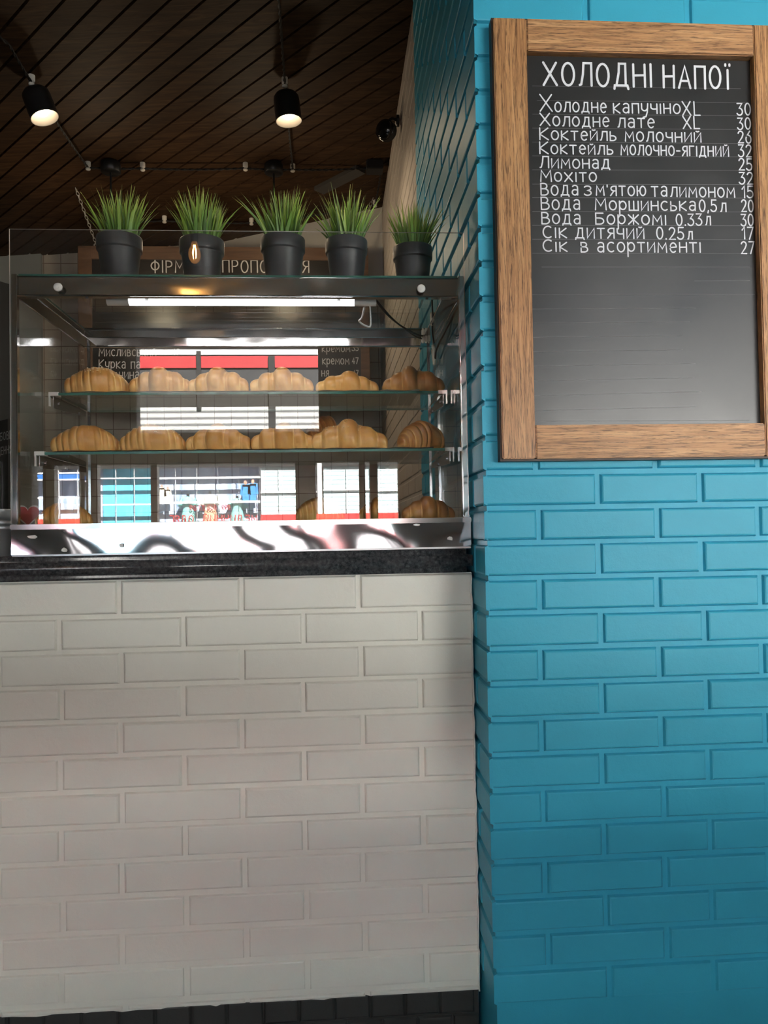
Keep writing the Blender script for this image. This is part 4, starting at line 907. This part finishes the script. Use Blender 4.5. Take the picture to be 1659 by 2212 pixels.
def pendant(px_top, py_top, px, py, ins, tilt, label):
    bt = atY(px, py, ins.y+.04); top_c = bt+Vector((0, 0, .125)); ax = (top_c-bt+Vector(tilt)).normalized(); R = .053
    e = empty('pendant_lamp', bt, label, 'lamp', 'black cylinder pendant lamps under the plank ceiling')
    b = MB(); b.lathe([(R, 0), (R, .085), (R*.97, .10), (R*.80, .112), (R*.25, .117), (.0001, .117)], bt, ax, 36); b.lathe([(R, 0), (R*1.02, .001), (R*1.02, .006), (R, .008)], bt, ax, 36); b.build('lamp_shade', M['black_metal'], e)
    b = MB(); b.lathe([(R*1.0, .0), (R*.965, .0005), (R*.955, .09), (.0001, .092)], bt, ax, 36); tag(b.build('shade_lining', M['lamp_inside'], e), 'white enamel inside of the shade')
    b = MB(); b.lathe([(.0001, .012), (.016, .014), (.025, .024), (.028, .036), (.024, .052), (.014, .068), (.013, .088)], bt, ax, 24); tag(b.build('bulb', M['bulb'], e), 'glowing warm bulb')
    b = MB(); p0 = bt+ax*.117; b.tube([p0, p0.lerp(ins, .4)+Vector((.004, 0, 0)), ins], .0035, 7); b.cyl(p0, p0+ax*.012, .008, 0, 12); b.build('cord', M['wire_black'], e); lamp_light(bt-ax*.004, -ax, 9, 140)
pendant(68, 158, 97, 255, iA, (-.045, .0, 0), 'tilted black pendant lamp glowing at upper left above the first plant')
pendant(615, 165, 624, 262, iB, (-.012, .0, 0), 'upright black pendant lamp glowing above the middle plant')
def rod_lamp(px, py, length, label):
    c = atC(px, py); zt = ceil_z(c.x); e = empty('rod_pendant', (c.x, c.y, zt-length), label, 'lamp', 'rod pendants behind the plants')
    b = MB(); b.lathe([(.0001, 0), (.042, 0), (.046, .004), (.046, .040), (.040, .052), (.0001, .056)], (c.x, c.y, zt-.052), n=28); b.build('canopy', M['black_metal'], e)
    b = MB(); b.cyl((c.x, c.y, zt-length), (c.x, c.y, zt-.05), .005, 0, 10); b.build('rod', M['black_metal'], e)
    b = MB(); z = zt-length; b.lathe([(.0001, -.10), (.016, -.10), (.022, -.085), (.026, -.05), (.020, -.03), (.026, -.026), (.026, .0), (.008, .006), (.0001, .006)], (c.x, c.y, z), n=20); b.build('socket', M['black_metal'], e)
    b = MB(); b.lathe([(.0001, -.175), (.03, -.165), (.038, -.14), (.03, -.115), (.014, -.10)], (c.x, c.y, z), n=20); tag(b.build('bulb', M['bulb'], e), 'glowing warm bulb'); lamp_light((c.x, c.y, z-.19), (0, 0, -1), 4.5, 180)
rod_lamp(239, 350, .24, 'black rod pendant hanging behind the leftmost plant'); rod_lamp(591, 353, .24, 'black rod pendant hanging behind the middle plant')
# filament bulb behind the viewer, mirrored in the upper glass
fp = mirror(421, 545, -1.30-1.704+1.2); fp = mirror(421, 545, -2.35)
e = empty('filament_pendant', fp, 'amber filament bulb mirrored in the glass in front of the second plant', 'lamp')
b = MB(); b.lathe([(.0001, -.062), (.012, -.060), (.024, -.048), (.031, -.028), (.032, -.012), (.026, .012), (.016, .038), (.0135, .05)], fp, n=24); b.build('bulb_glass', M['bulb_glass'], e)
b = MB()
for k in range(4):
    a = k*math.pi/2+.4; b.tube([fp+Vector((.004*math.cos(a), .004*math.sin(a), .034)), fp+Vector((.012*math.cos(a), .012*math.sin(a), -.005)), fp+Vector((.009*math.cos(a+.3), .009*math.sin(a+.3), -.034))], .0016, 5)
tag(b.build('filament', M['filament'], e), 'glowing orange filament')
b = MB(); b.lathe([(.0135, .05), (.02, .052), (.02, .10), (.006, .108)], fp, n=16); b.cyl(fp+Vector((0, 0, .1)), (fp.x, fp.y, ceil_z(fp.x)), .003, 0, 8); b.build('socket_and_cord', M['black_metal'], e)
# wall spotlight, ceiling heater panel and junction box
c = atX(842, 283, .27); e = empty('wall_spotlight', (XR, c.y, c.z), 'glossy black round spotlight fixed on the beige wall near the ceiling', 'spotlight')
b = MB(); b.lathe([(.0001, -.03), (.030, -.028), (.038, -.018), (.040, .0), (.040, .02), (.032, .032), (.0001, .034)], (XR-.055, c.y, c.z), (-.5, -.85, -.15), 28)
for k in range(5): b.lathe([(.040, -.012+k*.007), (.0425, -.011+k*.007), (.0425, -.009+k*.007), (.040, -.008+k*.007)], (XR-.055, c.y, c.z), (-.5, -.85, -.15), 28)
sp_ = b.build('lamp_head', mat('gloss_black', (.008, .008, .009), .12), e)
b = MB(); b.tube([(XR, c.y+.01, c.z+.05), (XR-.03, c.y+.01, c.z+.06), (XR-.055, c.y, c.z+.035)], .007, 8); b.lathe([(.0001, 0), (.024, 0), (.024, .012), (.0001, .014)], (XR, c.y+.01, c.z+.05), (-1, 0, 0), 18); b.build('bracket', M['black_metal'], e)
pA, pB = atC(693, 408), atC(783, 362); zA = lambda p: Vector((p.x, p.y, ceil_z(p.x)-.014)); d = (zA(pB)-zA(pA)); n_ = Vector((d.y, -d.x, 0)).normalized()*.036
b = MB(); b.obox((zA(pA)+zA(pB))/2+n_*.4, d/2, n_, (0, 0, .010)); tag(b.build('heater_panel', mat('grey_panel', (.06, .057, .054), .4)), 'flat grey heater panel on the ceiling above the fourth plant', 'panel')
pC = atC(812, 350); b = MB(); b.box((pC.x-.05, pC.y-.04, ceil_z(pC.x)-.05), (pC.x+.035, pC.y+.04, ceil_z(pC.x-.05)+.0), 0, .004); tag(b.build('junction_box', M['black_plastic']), 'black junction box in the corner of ceiling and beige wall', 'junction box')

# ------------------------------------------------------------------ left edge: metal canister on the worktop, staff door behind
c = atY(-22, 1150, .09); R = .047; zt = atY(10, 1100, .09).z; H = zt-SZ1
e = empty('metal_canister', (c.x, .09, SZ1), 'ribbed brushed metal canister on the worktop left of the case', 'canister')
b = MB(); b.lathe([(.0001, 0), (R*.98, 0), (R, .003), (R, H*.55), (R*1.02, H*.56), (R*1.02, H*.60), (R*.98, H*.61), (R*.98, H*.66), (R*1.02, H*.67), (R*1.02, H*.71), (R*.98, H*.72), (R*.98, H*.77), (R*1.03, H*.78), (R*1.03, H*.985), (R*1.01, H), (R*.96, H), (R*.95, H*.6)], (c.x, .09, SZ1), n=40); b.build('canister_body', M['brushed'], e)
dz = atY(10, 915, 2.3).z; dA, dB = atY(-80, 940, 2.62), atY(26, 912, 2.15)
e = empty('door', (dB.x, dB.y, 0), 'dark open staff door at the left edge', 'door'); e.name = 'door_1'; e['kind'] = 'structure'
b = MB(); u_ = Vector((dB.x-dA.x, dB.y-dA.y, 0)); n_ = Vector((u_.y, -u_.x, 0)).normalized()*.02; mid = (Vector((dA.x, dA.y, 0))+Vector((dB.x, dB.y, 0)))/2
b.obox(mid+Vector((0, 0, dz/2)), u_/2, n_, (0, 0, dz/2)); b.build('door_leaf', mat('door_black', (.008, .008, .009), .4), e)
for k in range(4):
    b = MB(); b.obox(mid+u_*(.02+.12*k)+n_*1.1+Vector((0, 0, dz*.80)), u_.normalized()*.006, n_*.2, (0, 0, dz*.085)); b.build('door_groove', M['dark_steel'], e)
b = MB(); t_ = MB()
lettering(t_, 'СЛУЖБОВЕ', (-.30, .02), (.0, .02), .036, .036, .005, 0, 0); lettering(t_, 'ПРИМІЩЕННЯ', (-.33, -.05), (.0, -.05), .036, .036, .005, 0, 0)
un = u_.normalized(); org = Vector((dB.x, dB.y, atY(22, 958, dB.y).z))+un*.05-n_*0
nf = n_.normalized() if n_.y < 0 else -n_.normalized()
b.add([org+un*x+Vector((0, 0, z))+nf*.0225 for x, y, z in t_.v], t_.f); sg = b.build('notice_lettering', M['chalk_soft'], e)
